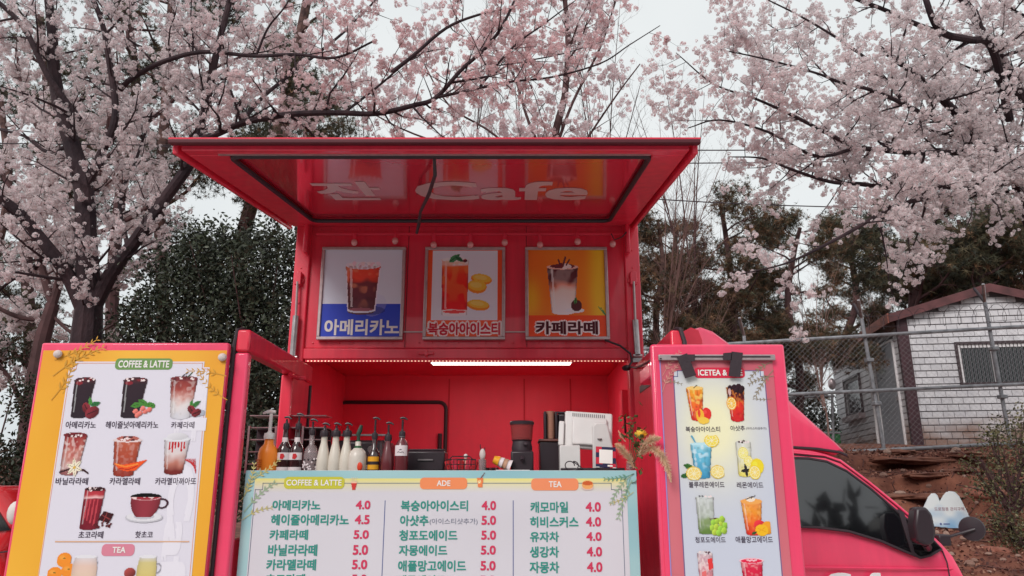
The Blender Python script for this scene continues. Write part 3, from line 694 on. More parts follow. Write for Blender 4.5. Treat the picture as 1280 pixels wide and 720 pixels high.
# round convex mirror ahead of the cab
c = at(1215, 661, 5.05)
mx_ = MB(Matrix.Translation(c) @ Matrix.Rotation(R(-35), 4, 'Z') @ Matrix.Rotation(R(90), 4, 'X'))
mx_.lathe([(.012, -.045), (.05, -.04), (.072, -.02), (.077, .0), (.072, .012), (.02, .018)], 24); cm = obj('convex_mirror', mx_, M['blackp'], T)
a0 = at(1180, 672, 5.06); obj('mirror_arm', MB().tube([a0, a0+Vector((.05, 0, .01)), c+Vector((0, -.03, .0))], .009, 8), M['blackp'], cm)
b = MB(); b.box(a0.x-.05, a0.x+.03, 5.03, 5.12, a0.z-.05, a0.z+.02); obj('arm_bracket', b, M['blackp'], cm, bevel=.01)
b = MB(); zz = .62; b.box(lx-.02, lx+.12, 4.98, 6.50, .36, .60); obj('bumper', b, M['pink'], T, bevel=.02)
for y in (5.15, 6.2): obj('headlight', MB().box(lx+.02, lx+.065, y, y+.22, .72, .86), M['white'], T, bevel=.01)

# the cab leans inward above the waistline
def lean_in(o):
    if o.type == 'MESH' and o.name.split('.')[0] not in ('deflector_recess',):
        for v in o.data.vertices:
            if v.co.z > .92: v.co.y += TILT*(v.co.z-.92)*max(-1, min(1, (5.74-v.co.y)/.77))
    for c in o.children: lean_in(c)
for o in [c for c in T.children if c.name.split('.')[0] in ('cab', 'side_window', 'windscreen')]: lean_in(o)

# ------------------------------------------------------------------ left menu poster
GAIN = 1.0
def grad_sheet(name, X0, X1, Z0, Z1, Y, f, parent, W=60, H=60, seed=3, th=None):
    p = Pic(W, H, (200, 200, 200), seed); p.c = f(p); p.a[:] = 1
    V = np.zeros((H+1, W+1, 3)); V[..., 0] = (X0+(X1-X0)*np.arange(W+1)/W)[None]; V[..., 1] = Y; V[..., 2] = (Z1+(Z0-Z1)*np.arange(H+1)/H)[:, None]
    j, i = np.mgrid[0:H, 0:W]; F = np.stack([j*(W+1)+i, j*(W+1)+i+1, (j+1)*(W+1)+i+1, (j+1)*(W+1)+i], -1).reshape(-1, 4)
    jc = np.clip(np.arange(H+1), 0, H-1); ic = np.clip(np.arange(W+1), 0, W-1)
    return mesh_np(name, V.reshape(-1, 3), F, np.clip(p.c[jc][:, ic].reshape(-1, 3)*GAIN, 0, .88), M['print'], parent)
def mixc(a, b, t): return np.array(srgb(*a))*(1-t[..., None])+np.array(srgb(*b))*t[..., None]
ink = flat('ink_dark', (62, 44, 66)); teal = flat('ink_teal', (52, 142, 130)); rose = flat('ink_rose', (206, 58, 92)); inkgrey = flat('ink_grey', (120, 122, 140))
cream = flat('ink_white', (236, 230, 226)); ghost = flat('ghost_print', (228, 222, 232)); oline = flat('rule_orange', (222, 150, 120)); bline = flat('rule_blue', (96, 104, 150))
NL = dict(name='drink_name')
lp = thing('menu_poster', 'tall coffee and latte picture menu with orange border on the left open door', 'menu board', (-1.85, 3.585, .66))
PY = 3.592
o = grad_sheet('poster_sheet', -2.305, -1.402, .64, at(170, 438, PY).z, PY, lambda p: mixc((230, 156, 44), (244, 186, 66), np.clip(p.noise(4)*1.0, 0, 1)), lp)
it = at(170, 452, PY-.001).z; nn = .028
inner = [(-2.165, it-nn), (-2.165+nn, it-nn), (-2.165+nn, it), (-1.478-nn, it), (-1.478-nn, it-nn), (-1.478, it-nn), (-1.450, .66), (-2.155, .66)]
obj('poster_panel', MB().prism(inner, PY-.0015, PY-.0006), flat('panel_lilac', (220, 214, 226)), lp, smooth=False)
line_flat([(x*.993-.0135, z-(.008 if z > 1 else 0)) for x, z in inner[:6]] and [(-2.155, .66), (-2.157, it-nn-.008), (-2.157+nn, it-nn-.008), (-2.157+nn, it-.008), (-1.486-nn, it-.008), (-1.486-nn, it-nn-.008), (-1.486, it-nn-.008), (-1.458, .66)], .003, PY-.002, oline, lp, 'border_rule')
# faint show-through lettering, rotated
def rot_map(px, py0, py1, w, Y):
    X = at(px, (py0+py1)/2, Y).x; Z0 = at(px, py1, Y).z; Z1 = at(px, py0, Y).z
    return lambda u, t, l: (X-w/2+w*t*1.0, Y-l, Z1+(Z0-Z1)*u)
lettering('잔 Cafe', 0, 0, 0, 0, 0, ghost, lp, bold=.05, map3=rot_map(228, 462, 780, .15, PY-.0024), name='faint_lettering')
pill(144, 448, 215.5, 462, PY-.003, flat('banner_green', (112, 148, 84)), lp)
let_px('COFFEE & LATTE', 148, 450.5, 211.5, 459.5, PY-.0045, cream, lp, bold=.03)
rows = [('americano', 85, 468, 128, 526, '아메리카노', 82, 526.5, 120, 535.5), ('hazel', 146, 468, 195, 526, '헤이즐넛아메리카노', 132, 526.5, 198, 535.5),
  ('latte', 206, 464, 258, 526, '카페라떼', 214, 527, 243, 535.5), ('vanilla', 72, 538, 114, 596, '바닐라라떼', 69.5, 597, 110, 606), ('caramel', 136, 541, 186, 597, '카라멜라떼', 137, 597, 175, 606),
  ('macchiato', 200, 540, 248, 595, '카라멜마끼아또', 194, 597, 245, 606), ('choco', 97, 608, 143, 664, '초코라떼', 98, 664, 129, 673), ('hotchoco', 158, 611, 210, 657, '핫초코', 169, 664, 191, 672.5)]
for k, (d, x0, y0, x1, y1, t, a, c_, e, f) in enumerate(rows):
    pic_px(drink(d, seed=10+k), x0, y0, x1, y1, PY-.004-.0001*k, lp)
    let_px(t, a, c_, e, f, PY-.003, ink, lp, bold=.012, name='drink_name')
pic_px(drink('mandarin', 70, 52), 60, 690, 121, 735, PY-.004, lp); pic_px(drink('ginger', 58, 52), 154, 690, 201, 735, PY-.004, lp)
z = at(150, 677, PY).z; line_flat([(at(70, 677, PY).x, z), (at(236, 677, PY).x, z)], .006, PY-.003, flat('rule_brown', (214, 168, 140)), lp, 'divider_rule')
pill(127, 680, 168, 695, PY-.003, flat('banner_rose', (214, 130, 150)), lp); let_px('TEA', 140.5, 683.5, 157, 691, PY-.0045, cream, lp, bold=.03)
sp_dark = flat('sprig_olive', (204, 150, 58)); sp_g = flat('sprig_green', (170, 150, 80))
for q in ((64, 500, .34, 55, 8, .5), (66, 470, .36, 42, 8, -.4), (68, 450, .30, 20, 7, .3), (284, 500, .26, 150, 7, -.4), (283, 470, .26, 165, 7, .3)): sprig(q[0], q[1], q[2], q[3], q[4], PY-.0025, sp_dark, lp, bend=q[5], w=.13)
sprig(78, 492, .10, 60, 4, PY-.0027, sp_g, lp)
b = MB(); k0 = at(74, 443, PY); k1 = at(279, 447, PY)
for k in (k0, k1):
    o = obj('fixing_button', MB().ellipsoid((k.x, PY-.012, k.z), (.022, .015, .020), 10, 6), flat('button_pale', (206, 190, 186)), lp)

# ------------------------------------------------------------------ right menu poster
rpst = thing('menu_poster', 'narrow iced tea and ade picture menu taped to the right pink door leaf', 'menu board', (1.0, 3.585, .66))
def rsheet(p):
    return mixc((196, 92, 108), (214, 118, 128), np.clip(p.noise(5)*.6+p.y*.5, 0, 1))
grad_sheet('poster_sheet', .727, 1.276, .64, at(896, 447, PY).z, PY, rsheet, rpst)
def rpanel(p):
    g = np.exp(-(((p.x-.42)/.38)**2+((p.y-.20)/.17)**2)); c = mixc((200, 203, 218), (240, 234, 196), np.clip(g*1.15, 0, 1)); return c
grad_sheet('poster_panel', .790, 1.228, .66, at(896, 464, PY).z, PY-.0012, rpanel, rpst, 40, 120)
tz = at(896, 464, PY).z
line_flat([(.787, .66), (.787, tz-.026), (.807, tz-.026), (.807, tz+.002), (1.211, tz+.002), (1.211, tz-.026), (1.231, tz-.026), (1.231, .66)], .0035, PY-.002, bline, rpst, 'border_rule')
obj('sheet_edge', MB().box(.722, .727, PY-.003, PY, .64, at(896, 447, PY).z), flat('sheet_edge', (150, 140, 200)), rpst, smooth=False)
pill(868, 459.5, 931, 472.5, PY-.003, flat('banner_red', (214, 44, 72)), rpst); let_px('ICETEA & ADE', 872.5, 462, 928, 469.5, PY-.0045, cream, rpst, bold=.03)
rows = [('peach', 855, 479, 890, 531, '복숭아아이스티', 857, 533, 900, 540), ('shot', 906, 479, 938, 528, '아샷추', 913, 532, 931, 538.5), ('blue', 850, 544, 904, 600, '블루레몬에이드', 861, 602, 905.5, 609.5),
  ('lemon', 917, 549, 954, 599, '레몬에이드', 921, 602.5, 954, 610), ('grape', 866, 615, 908, 670, '청포도에이드', 869, 671, 907, 678.5), ('mango', 922, 618, 962, 670, '애플망고에이드', 919.5, 670.5, 966, 678.5)]
for k, (d, x0, y0, x1, y1, t, a, c_, e, f) in enumerate(rows):
    pic_px(drink(d, seed=30+k), x0, y0, x1, y1, PY-.004-.0001*k, rpst); let_px(t, a, c_, e, f, PY-.003, ink, rpst, bold=.008, name='drink_name')
let_px('(아이스티샷추가)', 932.5, 533.8, 958, 537.6, PY-.003, ink, rpst, bold=0)
pic_px(drink('strawberry', seed=40), 868, 686, 899, 730, PY-.004, rpst); pic_px(drink('redade', seed=41), 923, 694, 959, 732, PY-.004, rpst)
g1 = flat('sprig_grey_green', (150, 134, 112)); g2 = flat('sprig_dusty', (208, 142, 134))
for q in ((966, 452, .20, 200, 7, .6, g1), (968, 470, .18, 185, 7, .5, g1), (967, 462, .22, 225, 7, .3, g1), (828, 470, .20, 60, 7, -.3, g2), (828, 490, .22, 70, 7, -.5, g2), (827, 476, .13, 0, 5, -.4, g1), (965, 498, .12, 190, 5, -.4, g1)):
    sprig(q[0], q[1], q[2], q[3], q[4], PY-.0027, q[6], rpst, bend=q[5], w=.16)
zr = at(896, 447.5, PY).z
rail = obj('hanger_rail', MB().box(.715, 1.285, PY-.022, PY-.005, zr-.014, zr+.014), M['alu'], rpst, bevel=.003)
b = MB(); b.box(.775, 1.26, PY-.0245, PY-.0225, zr-.001, zr+.006); obj('rail_groove', b, M['black'], rail)
for P in (((846, 446), (858.7, 441.5), (870.5, 469), (856.5, 473)), ((914.5, 439.5), (928.5, 441), (925, 471.5), (910.5, 470)), ((857, 443), (868.5, 443), (868.5, 451.5), (858, 452.5)), ((904, 441.5), (915, 440.5), (914, 450.5), (904, 450))):
    pts = [at(*q, PY-.027) for q in P]; tpn = .0004*(P[0][0] > 880)+.0008*(abs(P[0][1]-441) < 2.1); obj('tape_strip', MB().prism([(p.x, p.z) for p in pts], PY-.0285-tpn, PY-.0255-tpn), M['black'], rpst, smooth=False)
pk = at(1002, 0, 3.6)

# ------------------------------------------------------------------ counter price banner
CB = 3.72
cb = thing('price_banner', 'wide pale blue and white price list hanging on the front of the serving counter', 'menu board', (-.35, CB-.01, .9))
zt = at(550, 588, CB).z
obj('backing_board', MB().box(-1.300, .607, CB, CB+.018, .9, zt), M['whitepaint'], cb, bevel=.002)
def csheet(p):
    y = p.y; c = mixc((140, 186, 196), (172, 204, 206), np.clip(p.noise(6), 0, 1)); return c
grad_sheet('banner_sheet', -1.299, .606, .9, zt-.001, CB-.002, csheet, cb, 80, 30)
tz = at(550, 598, CB).z
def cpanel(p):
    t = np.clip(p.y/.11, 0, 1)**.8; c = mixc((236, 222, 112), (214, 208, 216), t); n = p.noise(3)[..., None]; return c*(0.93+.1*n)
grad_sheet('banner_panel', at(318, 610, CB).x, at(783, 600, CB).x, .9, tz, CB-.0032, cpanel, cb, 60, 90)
z0 = at(500, 604, CB).z; z1 = at(500, 612, CB).z; xl = at(317, 640, CB).x; xr = at(778, 640, CB).x
line_flat([(xl, .9), (xl, z1), (xl+.035, z1), (xl+.035, z0), (xr-.05, z0), (xr-.05, z1), (xr, z1), (xr, .9)], .003, CB-.004, flat('rule_slate', (104, 112, 132)), cb, 'border_rule')
for px, t in ((481, 626), (641.5, 626)):
    x = at(px, 640, CB).x; line_flat([(x, .9), (x, at(px, t, CB).z)], .004, CB-.004, bline, cb, 'column_rule')
for (a, e, c_, f, col, s, ta, tb) in ((355, 596, 430.5, 611, (196, 190, 62), 'COFFEE & LATTE', 358, 427), (525, 597, 584, 611.5, (238, 140, 92), 'ADE', 546, 563), (664, 598, 723, 613, (238, 142, 100), 'TEA', 686, 702)):
    pill(a, e, c_, f, CB-.005, flat('banner_'+s[:3].lower(), col), cb); let_px(s, ta, e+3.5, tb, f-4, CB-.0065, cream, cb, bold=.02)
for k, q in (('icon_cup', (435, 595, 450, 613)), ('icon_ade', (593, 591, 609, 610)), ('icon_tea', (726, 598, 743, 614))): pic_px(drink(k, 22, 24), *q, CB-.0055, cb, name='drink_icon')
rows = [(340.5, 625, 400.5, 638, '아메리카노', 444.7, 463, '4.0'), (338.7, 643, 436, 656.7, '헤이즐아메리카노', 443.5, 462, '4.5'), (337, 662, 385, 675, '카페라떼', 442, 461, '5.0'), (335, 680.5, 396.5, 695, '바닐라라떼', 441, 460, '5.0'),
 (333, 699, 395, 713, '카라멜라떼', 440, 459, '5.0'), (332, 717.5, 381, 731, '초코라떼', 439.5, 458.5, '5.0'), (501, 625.5, 585, 639, '복숭아아이스티', 602, 620, '4.0'), (500, 644, 535.6, 657.5, '아샷추', 601.8, 620, '5.0'),
 (499, 662.5, 571.7, 676, '청포도에이드', 601.5, 620, '5.0'), (498.6, 681.3, 559, 694.7, '자몽에이드', 601, 619.7, '5.0'), (497.5, 700.5, 582.5, 714.5, '애플망고에이드', 600.5, 619.5, '5.0'), (497, 719, 557, 732, '레몬에이드', 600, 619, '5.0'),
 (663, 627, 710, 641, '캐모마일', 732, 751, '4.0'), (662.5, 645.7, 723, 659.5, '히비스커스', 732.3, 751.3, '4.0'), (662.5, 664.5, 698.7, 677.5, '유자차', 732.8, 752, '4.0'), (662.3, 683, 698.7, 697, '생강차', 733.3, 752.6, '4.0'), (662, 702, 699, 716.5, '자몽차', 733.7, 753, '4.0')]
for a, c_, e, f, s, p0, p1, pr in rows:
    let_px(s, a, c_, e, f, CB-.005, teal, cb, bold=.032, name='drink_name'); let_px(pr, p0, c_+.6, p1, f-1.4, CB-.005, rose, cb, bold=.035, name='price')
let_px('(아이스티샷추가)', 537, 648, 597, 656.5, CB-.005, inkgrey, cb, bold=0, name='drink_name')
s1 = flat('sprig_gold', (196, 184, 120)); s2 = flat('sprig_sage', (160, 180, 150)); s3 = flat('sprig_deep', (110, 156, 136))
for q in ((302, 625, .24, 62, 8, .5, s1), (305, 640, .26, 55, 7, -.4, s2), (312, 600, .22, 25, 6, .4, s1), (304, 622, .2, 75, 6, -.6, s2), (303, 650, .20, 40, 6, -.7, s1), (792, 592, .24, 215, 8, .6, s2), (790, 600, .26, 240, 8, .3, s2), (793, 592, .2, 200, 7, -.4, s3), (792, 615, .17, 215, 6, -.4, s1), (788, 597, .14, 250, 5, .2, s3)):
    sprig(q[0], q[1], q[2], q[3], q[4], CB-.006, q[6], cb, bend=q[5], w=.16)

# ------------------------------------------------------------------ three framed drink posters on the fascia
FY = 4.868
GP = 'framed drink posters above the serving hatch'
def framed(px0, px1, label, base):
    a = at(px0, 366, FY).x; c_ = at(px1, 366, FY).x; z0 = at((px0+px1)/2, 425, FY).z; z1 = at((px0+px1)/2, 309, FY).z
    t = thing('framed_poster', label, 'framed poster', ((a+c_)/2, FY+.03, z0), GP); w = .022
    obj('backing', MB().box(a+w, c_-w, FY, FY+.02, z0+w, z1-w), M['white'], t)
    for q in ((a, c_, z0, z0+w), (a, c_, z1-w, z1), (a, a+w, z0+w, z1-w), (c_-w, c_, z0+w, z1-w)): obj('frame', MB().box(q[0], q[1], FY-.014, FY+.022, q[2], q[3]), M['alu'], t, bevel=.004)
    pic_obj(base, a+w*.8, c_-w*.8, z0+w*.8, z1-w*.8, FY-.002, t, name='poster_print', gain=1.9)
    return t
p = Pic(134, 147, (196, 200, 214), 5); n = p.noise(3); p.c *= (.82+.3*n*(1.1-.4*p.x))[..., None]
p.put(p.y > .625, srgb(34, 52, 150)); p.ell(.66, .64, .16, .12, (120, 120, 150), rot=-.5, al=.35); p.ell(.6, .70, .2, .05, (22, 26, 90), al=.6)
p.glass(.5, .185, .715, .45, .33, [(0, (150, 60, 50)), (.12, (190, 62, 44)), (.3, (176, 56, 44)), (.4, (96, 42, 48)), (1, (70, 40, 50))], ice=.35, icec=(240, 150, 110), nz=.3)
p.ell(.5, .185, .225, .045, (206, 200, 210)); 
for i in range(11): p.ell(.31+i*.038, .178+.012*math.sin(i*2.3), .035, .022, (178+12*(i % 3), 172+8*(i % 2), 184), rot=i*.7, al=.9, shade=.25)
for i in range(6): p.ell(.34+.06*i, .205+.01*(i % 2), .03, .014, (120, 70, 74), rot=i, al=.6)
p.ell(.5, .70, .165, .03, (190, 190, 205)); p.ell(.5, .69, .15, .02, (120, 70, 80)); p.line([(.29, .25), (.335, .70)], .006, (215, 205, 215)); p.line([(.715, .22), (.67, .70)], .008, (200, 190, 205))
t1 = framed(399.5, 505.5, 'framed poster of a dark iced coffee glass with white lettering on blue', p)
let_px('아메리카노', 405.5, 399, 499, 419, FY-.004, cream, t1, bold=.035)
p = Pic(134, 147, (232, 84, 44), 6); q = (p.x > .07) & (p.x < .93) & (p.y > .015) & (p.y < .81); p.put(q, np.array(srgb(206, 206, 218))*(.86+.22*p.noise(3)[..., None]))
for x, y, rx, ry, r in ((.72, .345, .14, .055, 0.15), (.66, .43, .13, .07, 0.1), (.68, .64, .15, .055, .12)): p.ell(x+.03, y+.03, rx*1.1, ry, (160, 160, 176), al=.5); p.ell(x, y, rx, ry*1.1, (236, 140, 38), rot=r); p.ell(x+.005, y-.014, rx*.9, ry*.85, (246, 196, 70), rot=r); p.ell(x-.01, y-.02, rx*.6, ry*.45, (250, 214, 110), rot=r)
p.glass(.37, .115, .745, .36, .33, [(0, (216, 210, 214)), (.10, (216, 205, 205)), (.13, (214, 92, 46)), (.28, (200, 52, 34)), (.5, (196, 26, 28)), (.91, (190, 24, 30)), (.92, (226, 218, 222)), (1, (200, 195, 205))], ice=.45, icec=(236, 128, 66), nz=.02)
p.ell(.37, .12, .178, .03, (214, 214, 218)); p.ell(.37, .735, .155, .03, (214, 208, 216)); p.ell(.37, .715, .15, .018, (190, 60, 60))
for i in range(6): p.ell(.26+i*.044, .145+.01*(i % 2), .03, .018, (226, 190, 170), rot=i, al=.8); p.leaf(.36, .10, .09, -.6, (50, 110, 70)); p.leaf(.42, .11, .07, .5, (40, 90, 60)); p.bean(.5, .13, .03, 0)
t2 = framed(530, 631.5, 'framed poster of a red peach iced tea tumbler with orange slices', p)
mw = flat('ink_pale_pink', (250, 236, 238)); let_px('복숭아아이스티', 532.5, 400.5, 627.5, 421.5, FY-.0035, mw, t2, bold=.125); let_px('복숭아아이스티', 535, 403, 625, 419, FY-.005, flat('ink_crimson', (206, 40, 62)), t2, bold=.045)
p = Pic(134, 147, (224, 120, 38), 7); g = np.clip(np.exp(-((p.x-.93)/.13)**2)+.9*np.exp(-((p.x-.02)/.14)**2-((p.y-.58)/.22)**2), 0, 1); p.put(g > -1, mixc((216, 104, 36), (246, 190, 48), np.clip(g*.9+.35*p.noise(4)*p.x, 0, 1)))
p.glass(.45, .205, .72, .40, .29, [(0, (70, 30, 36)), (.30, (78, 36, 42)), (.42, (170, 100, 82)), (.55, (196, 178, 172)), (1, (206, 200, 204))], ice=.1, nz=.12)
p.ell(.45, .205, .205, .03, (205, 160, 150)); p.lid(.45, .195, .32, (84, 34, 40), .025, 10); p.line([(.42, .18), (.40, .12)], .01, (70, 30, 40)); p.line([(.46, .18), (.49, .09)], .012, (80, 40, 45)); p.line([(.5, .18), (.54, .12)], .01, (70, 30, 40))
p.ell(.60, .70, .12, .028, (206, 204, 212)); p.ell(.62, .645, .07, .065, (66, 28, 34)); p.leaf(.61, .59, .05, -1.4, (60, 110, 60))
for a in range(5): p.line([(.99, .76), (.90+.03*a, .66+.01*a*a)], .006, (70, 110, 60))
p.put(p.y > .755, np.array(srgb(232, 74, 30))*(.95+.1*p.noise(3)[..., None]))
t3 = framed(656.5, 760.5, 'framed poster of a layered cafe latte cup on a glowing orange background', p)
let_px('카페라떼', 667.5, 399.5, 749.5, 420, FY-.0035, mw, t3, bold=.12); let_px('카페라떼', 669.5, 401.5, 747.5, 418, FY-.005, flat('ink_brown', (84, 30, 42)), t3, bold=.045)

# ------------------------------------------------------------------ string of globe bulbs
sl = thing('string_lights', 'string of eight unlit globe bulbs along a rail under the hatch', 'string lights', (-.3, 4.85, 3.15))
ra, rb_ = at(395, 293, 4.85), at(783, 291, 4.85)
obj('light_rail', MB().box(ra.x, rb_.x, 4.846, 4.872, ra.z-.004, ra.z+.012), M['redin'], sl, bevel=.003)
bulbm = mat('globe_bulb', (.75, .30, .30), .12, coat=.6, spec=.8)
for x, y in ((443, 303), (494, 301), (542, 306), (588, 306), (631, 303), (675, 306), (722, 302), (766, 305)):
    c = at(x, y, 4.83); bb = obj('bulb', MB().ellipsoid(c, (.023, .023, .025), 12, 8), bulbm, sl)
    obj('bulb_socket', MB().tube([(c.x, c.y, c.z+.018), (c.x, c.y+.005, ra.z-.003)], .012, 8), M['redin'], bb)
P = [at(783, 290, 4.80), at(778, 296, 4.8), at(768, 300, 4.8), at(764, 292, 4.8)]
obj('loose_wire', MB().tube(P, .004, 5), M['black'], sl)
# cable at the right corner of the opening
cbx = thing('power_cable', 'loose black cable looping from the right strut to the menu rail', 'cable', at(793, 455, 4.8))
P = [at(756, 425, 4.86), at(775, 432, 4.85), at(788, 442, 4.84), at(790, 452, 4.82), at(786, 458, 4.80), at(795, 460, 4.6), at(806, 455, 4.2), at(815, 450, 3.8), at(826, 449, 3.57)]
obj('cable', MB().tube(P, .007, 6), M['black'], cbx)
obj('plug', MB().ellipsoid(at(783, 460, 4.79), (.03, .025, .02), 8, 6), M['blackp'], cbx)

# ------------------------------------------------------------------ things on the counter
TZ = 1.5725
def ctr(px, Y): return Vector((at(px, 580, Y).x, Y, TZ))
PXM = lambda Y: Y*1.02/FPX        # metres per photo pixel near the counter
GB = 'syrup and sauce bottles lined up on the counter'
def zt_(py, px, Y): return at(px, py, Y).z-TZ
def pump(t, h0, h1, m, r=.012, side=1, big=1.0):
    b = MB(); b.lathe([(r*1.25, h0-.012), (r*1.35, h0), (r*1.2, h0+.018), (r*.55, h0+.022), (r*.45, h0+.03)], 14); cap = obj('pump_collar', b, m, t, local=True)
    b = MB(); b.tube([(0, 0, h0+.02), (0, 0, h1-.012)], .0055*big, 8); b.tube([(-.013*side*big, 0, h1-.004), (0, 0, h1-.001), (.014*side*big, 0, h1-.004), (.025*side*big, -.004, h1-.012)], [.0045*big, .006*big, .005*big, .003*big], 8)
    obj('pump_head', b, m, t, local=True)
def bottle(px, Y, prof, m, label, pumpm, ptop, side=1, name='syrup_bottle', cat='bottle', sq=1.0, big=1.0):
    t = thing(name, label, cat, ctr(px, Y), GB)
    k = PXM(Y); P = [(r*k, zt_(y, px, Y)) for r, y in prof]; P[0] = (P[0][0], 0.0)
    b = MB(Matrix.Diagonal((1, sq, 1, 1))); b.lathe(P, 22); obj('bottle_body', b, m, t, local=True, ang=50)
    if pumpm: pump(t, P[-1][1], zt_(ptop, px, Y), pumpm, P[-1][0]*1.0, side, big)
    return t
def band(t, px, Y, r, y0, y1, m, name='bottle_label'):
    k = PXM(Y); b = MB(); z0 = max(.001, zt_(y1, px, Y)); z1 = zt_(y0, px, Y); n = 14; vs = []
    for i in range(n+1):
        a = R(-150+120*i/n); vs += [(r*k*math.cos(a), r*k*math.sin(a), z0), (r*k*math.cos(a), r*k*math.sin(a), z1)]
    b.add(vs, [(2*i, 2*i+2, 2*i+3, 2*i+1) for i in range(n)]); return obj(name, b, m, t, local=True)
org = mat('orange_plastic', (.90, .25, .02), .35, var=.06); dk = mat('dark_syrup_glass', (.035, .012, .014), .08, coat=.8); clr = mat('clear_glass', (.42, .33, .34), .08, coat=.6, alpha=.45)
milk = mat('white_ceramic', (.66, .60, .52), .25, coat=.4, var=.05); brn = mat('brown_sauce', (.13, .022, .028), .25, coat=.4)
lw = flat('label_white', (220, 208, 210)); lr = flat('label_red', (196, 44, 50)); ly = flat('label_yellow', (226, 160, 40))
B0 = [(11.5, 588), (11.8, 584), (11.8, 567), (10.5, 561), (5.8, 555), (5, 546)]
t = bottle(334, 3.86, B0, org, 'orange plastic sauce jug with tall white pump at the left end', M['white'], 514, -1, big=1.7, sq=.7)
for i in range(4): obj('ridge', MB().box(-.047, -.018, -.036, -.032, .022+i*.010, .026+i*.010), flat('ridge_orange', (205, 110, 30)), t, local=True)
DS = [(8.3, 588), (8.5, 582), (8.5, 562), (6.5, 557), (3.6, 552), (3.2, 540), (3.0, 534)]
for px, tp, lab in ((354.5, 521, 'dark syrup bottle with red and white labels beside the orange jug'), (370, 517, 'dark syrup bottle with red and white labels, second from the orange jug')):
    t = bottle(px, 3.88, DS, dk, lab, M['blackp'], tp, 1)
    band(t, px, 3.88, 8.7, 566, 575, lw); band(t, px, 3.88, 8.8, 584, 588, lw); band(t, px, 3.88, 3.9, 547, 553, lw)
    g = PXM(3.88); z = zt_(570.5, px, 3.88); obj('label_print', MB().prism([(-.011, z-.012), (.004, z-.016), (.013, z), (.006, z+.013), (-.009, z+.012)], -8.95*g, -8.8*g), lr, t, local=True, smooth=False)
CS = [(8.4, 588), (8.6, 584), (8.6, 568), (6.5, 560), (3.2, 556), (3.0, 541)]
t = bottle(388, 3.88, CS, clr, 'clear glass syrup bottle with white flower pattern', M['blackp'], 524)
for i in range(26):
    a = R(-160+140*random.Random(i).random()); z = random.Random(i+50).random()*.055+.006; k = 8.75*PXM(3.88)
    obj('flower_print', MB(Matrix.Translation((k*math.cos(a), k*math.sin(a), z))).ellipsoid((0, 0, 0), (.0055, .0035, .0055), 6, 4), lw if i % 4 else M['black'], t, local=True)
WB = [(7.6, 588), (8.0, 584), (7.6, 574), (5.8, 562), (4.0, 554), (3.7, 546), (4.4, 545), (4.4, 543)]
for px, lab in ((403.5, 'white ceramic sauce bottle with black pump, left of its row of three'), (418, 'white ceramic sauce bottle with black pump in the middle of three'), (432, 'white ceramic sauce bottle with black pump beside the squat jug')):
    bottle(px, 3.87, WB, milk, lab, M['blackp'], 529, 1)
SQ = [(10.2, 588), (10.6, 583), (10.6, 571), (9.2, 565), (5, 560.5), (3.6, 559), (3.4, 552)]
t = bottle(446.5, 3.86, SQ, mat('cloudy_plastic', (.62, .56, .50), .3, var=.08), 'squat cloudy jug with green neck and dark pump', None, 0)
g = PXM(3.86); grn = flat('green_cap', (38, 84, 52)); z0 = zt_(560, 446, 3.86)
b = MB(); b.lathe([(.021, z0-.004), (.019, z0+.006), (.011, z0+.016), (.008, z0+.045)], 14); obj('neck_cap', b, grn, t, local=True)
b = MB(); b.tube([(0, 0, z0+.04), (0, 0, z0+.075)], .009, 8); b.tube([(-.006, 0, z0+.06), (0.004, 0, z0+.085), (.012, 0, z0+.115)], [.010, .013, .008], 8); obj('pump_head', b, mat('dark_green', (.02, .05, .035), .4), t, local=True)
obj('label_print', MB(Matrix.Translation((.022, -10.0*g, .022))).ellipsoid((0, 0, 0), (.014, .005, .022), 10, 6), flat('label_scarlet', (214, 66, 40)), t, local=True)
YS = [(7.0, 588), (7.4, 583), (7.4, 570), (5.5, 564), (3.0, 560), (2.8, 546)]
t = bottle(467, 3.88, YS, dk, 'dark syrup bottle with yellow label', M['blackp'], 522); band(t, 467, 3.88, 7.6, 571, 587, ly); band(t, 467, 3.88, 7.75, 577, 581, M['blackp'])
t = bottle(467+9, 4.05, [(5, 588), (5, 575), (2, 562), (1.4, 552)], dk, 'small dark bottle half hidden behind the yellow label bottle', None, 0)
BR = [(7.6, 588), (7.9, 584), (7.4, 572), (5.0, 560), (3.4, 552), (3.4, 548)]
bottle(484, 3.87, BR, brn, 'tapered brown sauce bottle with black pump', M['blackp'], 528)
LB = [(8.0, 588), (8.2, 583), (8.2, 560), (7.0, 554), (3.4, 549), (3.0, 544)]
t = bottle(501.5, 3.87, LB, brn, 'brown sauce bottle with wide white shoulder label', M['blackp'], 522); band(t, 501.5, 3.87, 8.45, 557, 570, lw)
g = PXM(3.87); z = zt_(565, 501, 3.87); obj('label_print', MB().prism([(-.010, z+.010), (.002, z+.014), (.006, z+.011), (-.006, z+.008)], -8.75*g, -8.6*g), ink, t, local=True, smooth=False)
obj('label_print', MB().tube([(-.018, -8.65*g, z-.004), (-.010, -8.65*g, z+.001), (-.002, -8.65*g, z-.005), (.008, -8.65*g, z), (.016, -8.65*g, z-.004)], .0012, 4), ink, t, local=True)
b = MB(); b.lathe([(.0165, 0), (.0165, .012), (.0145, .014)], 14); o = obj('neck_ring', b, M['white'], t, local=True); o.location = (0, 0, zt_(546, 501, 3.87))

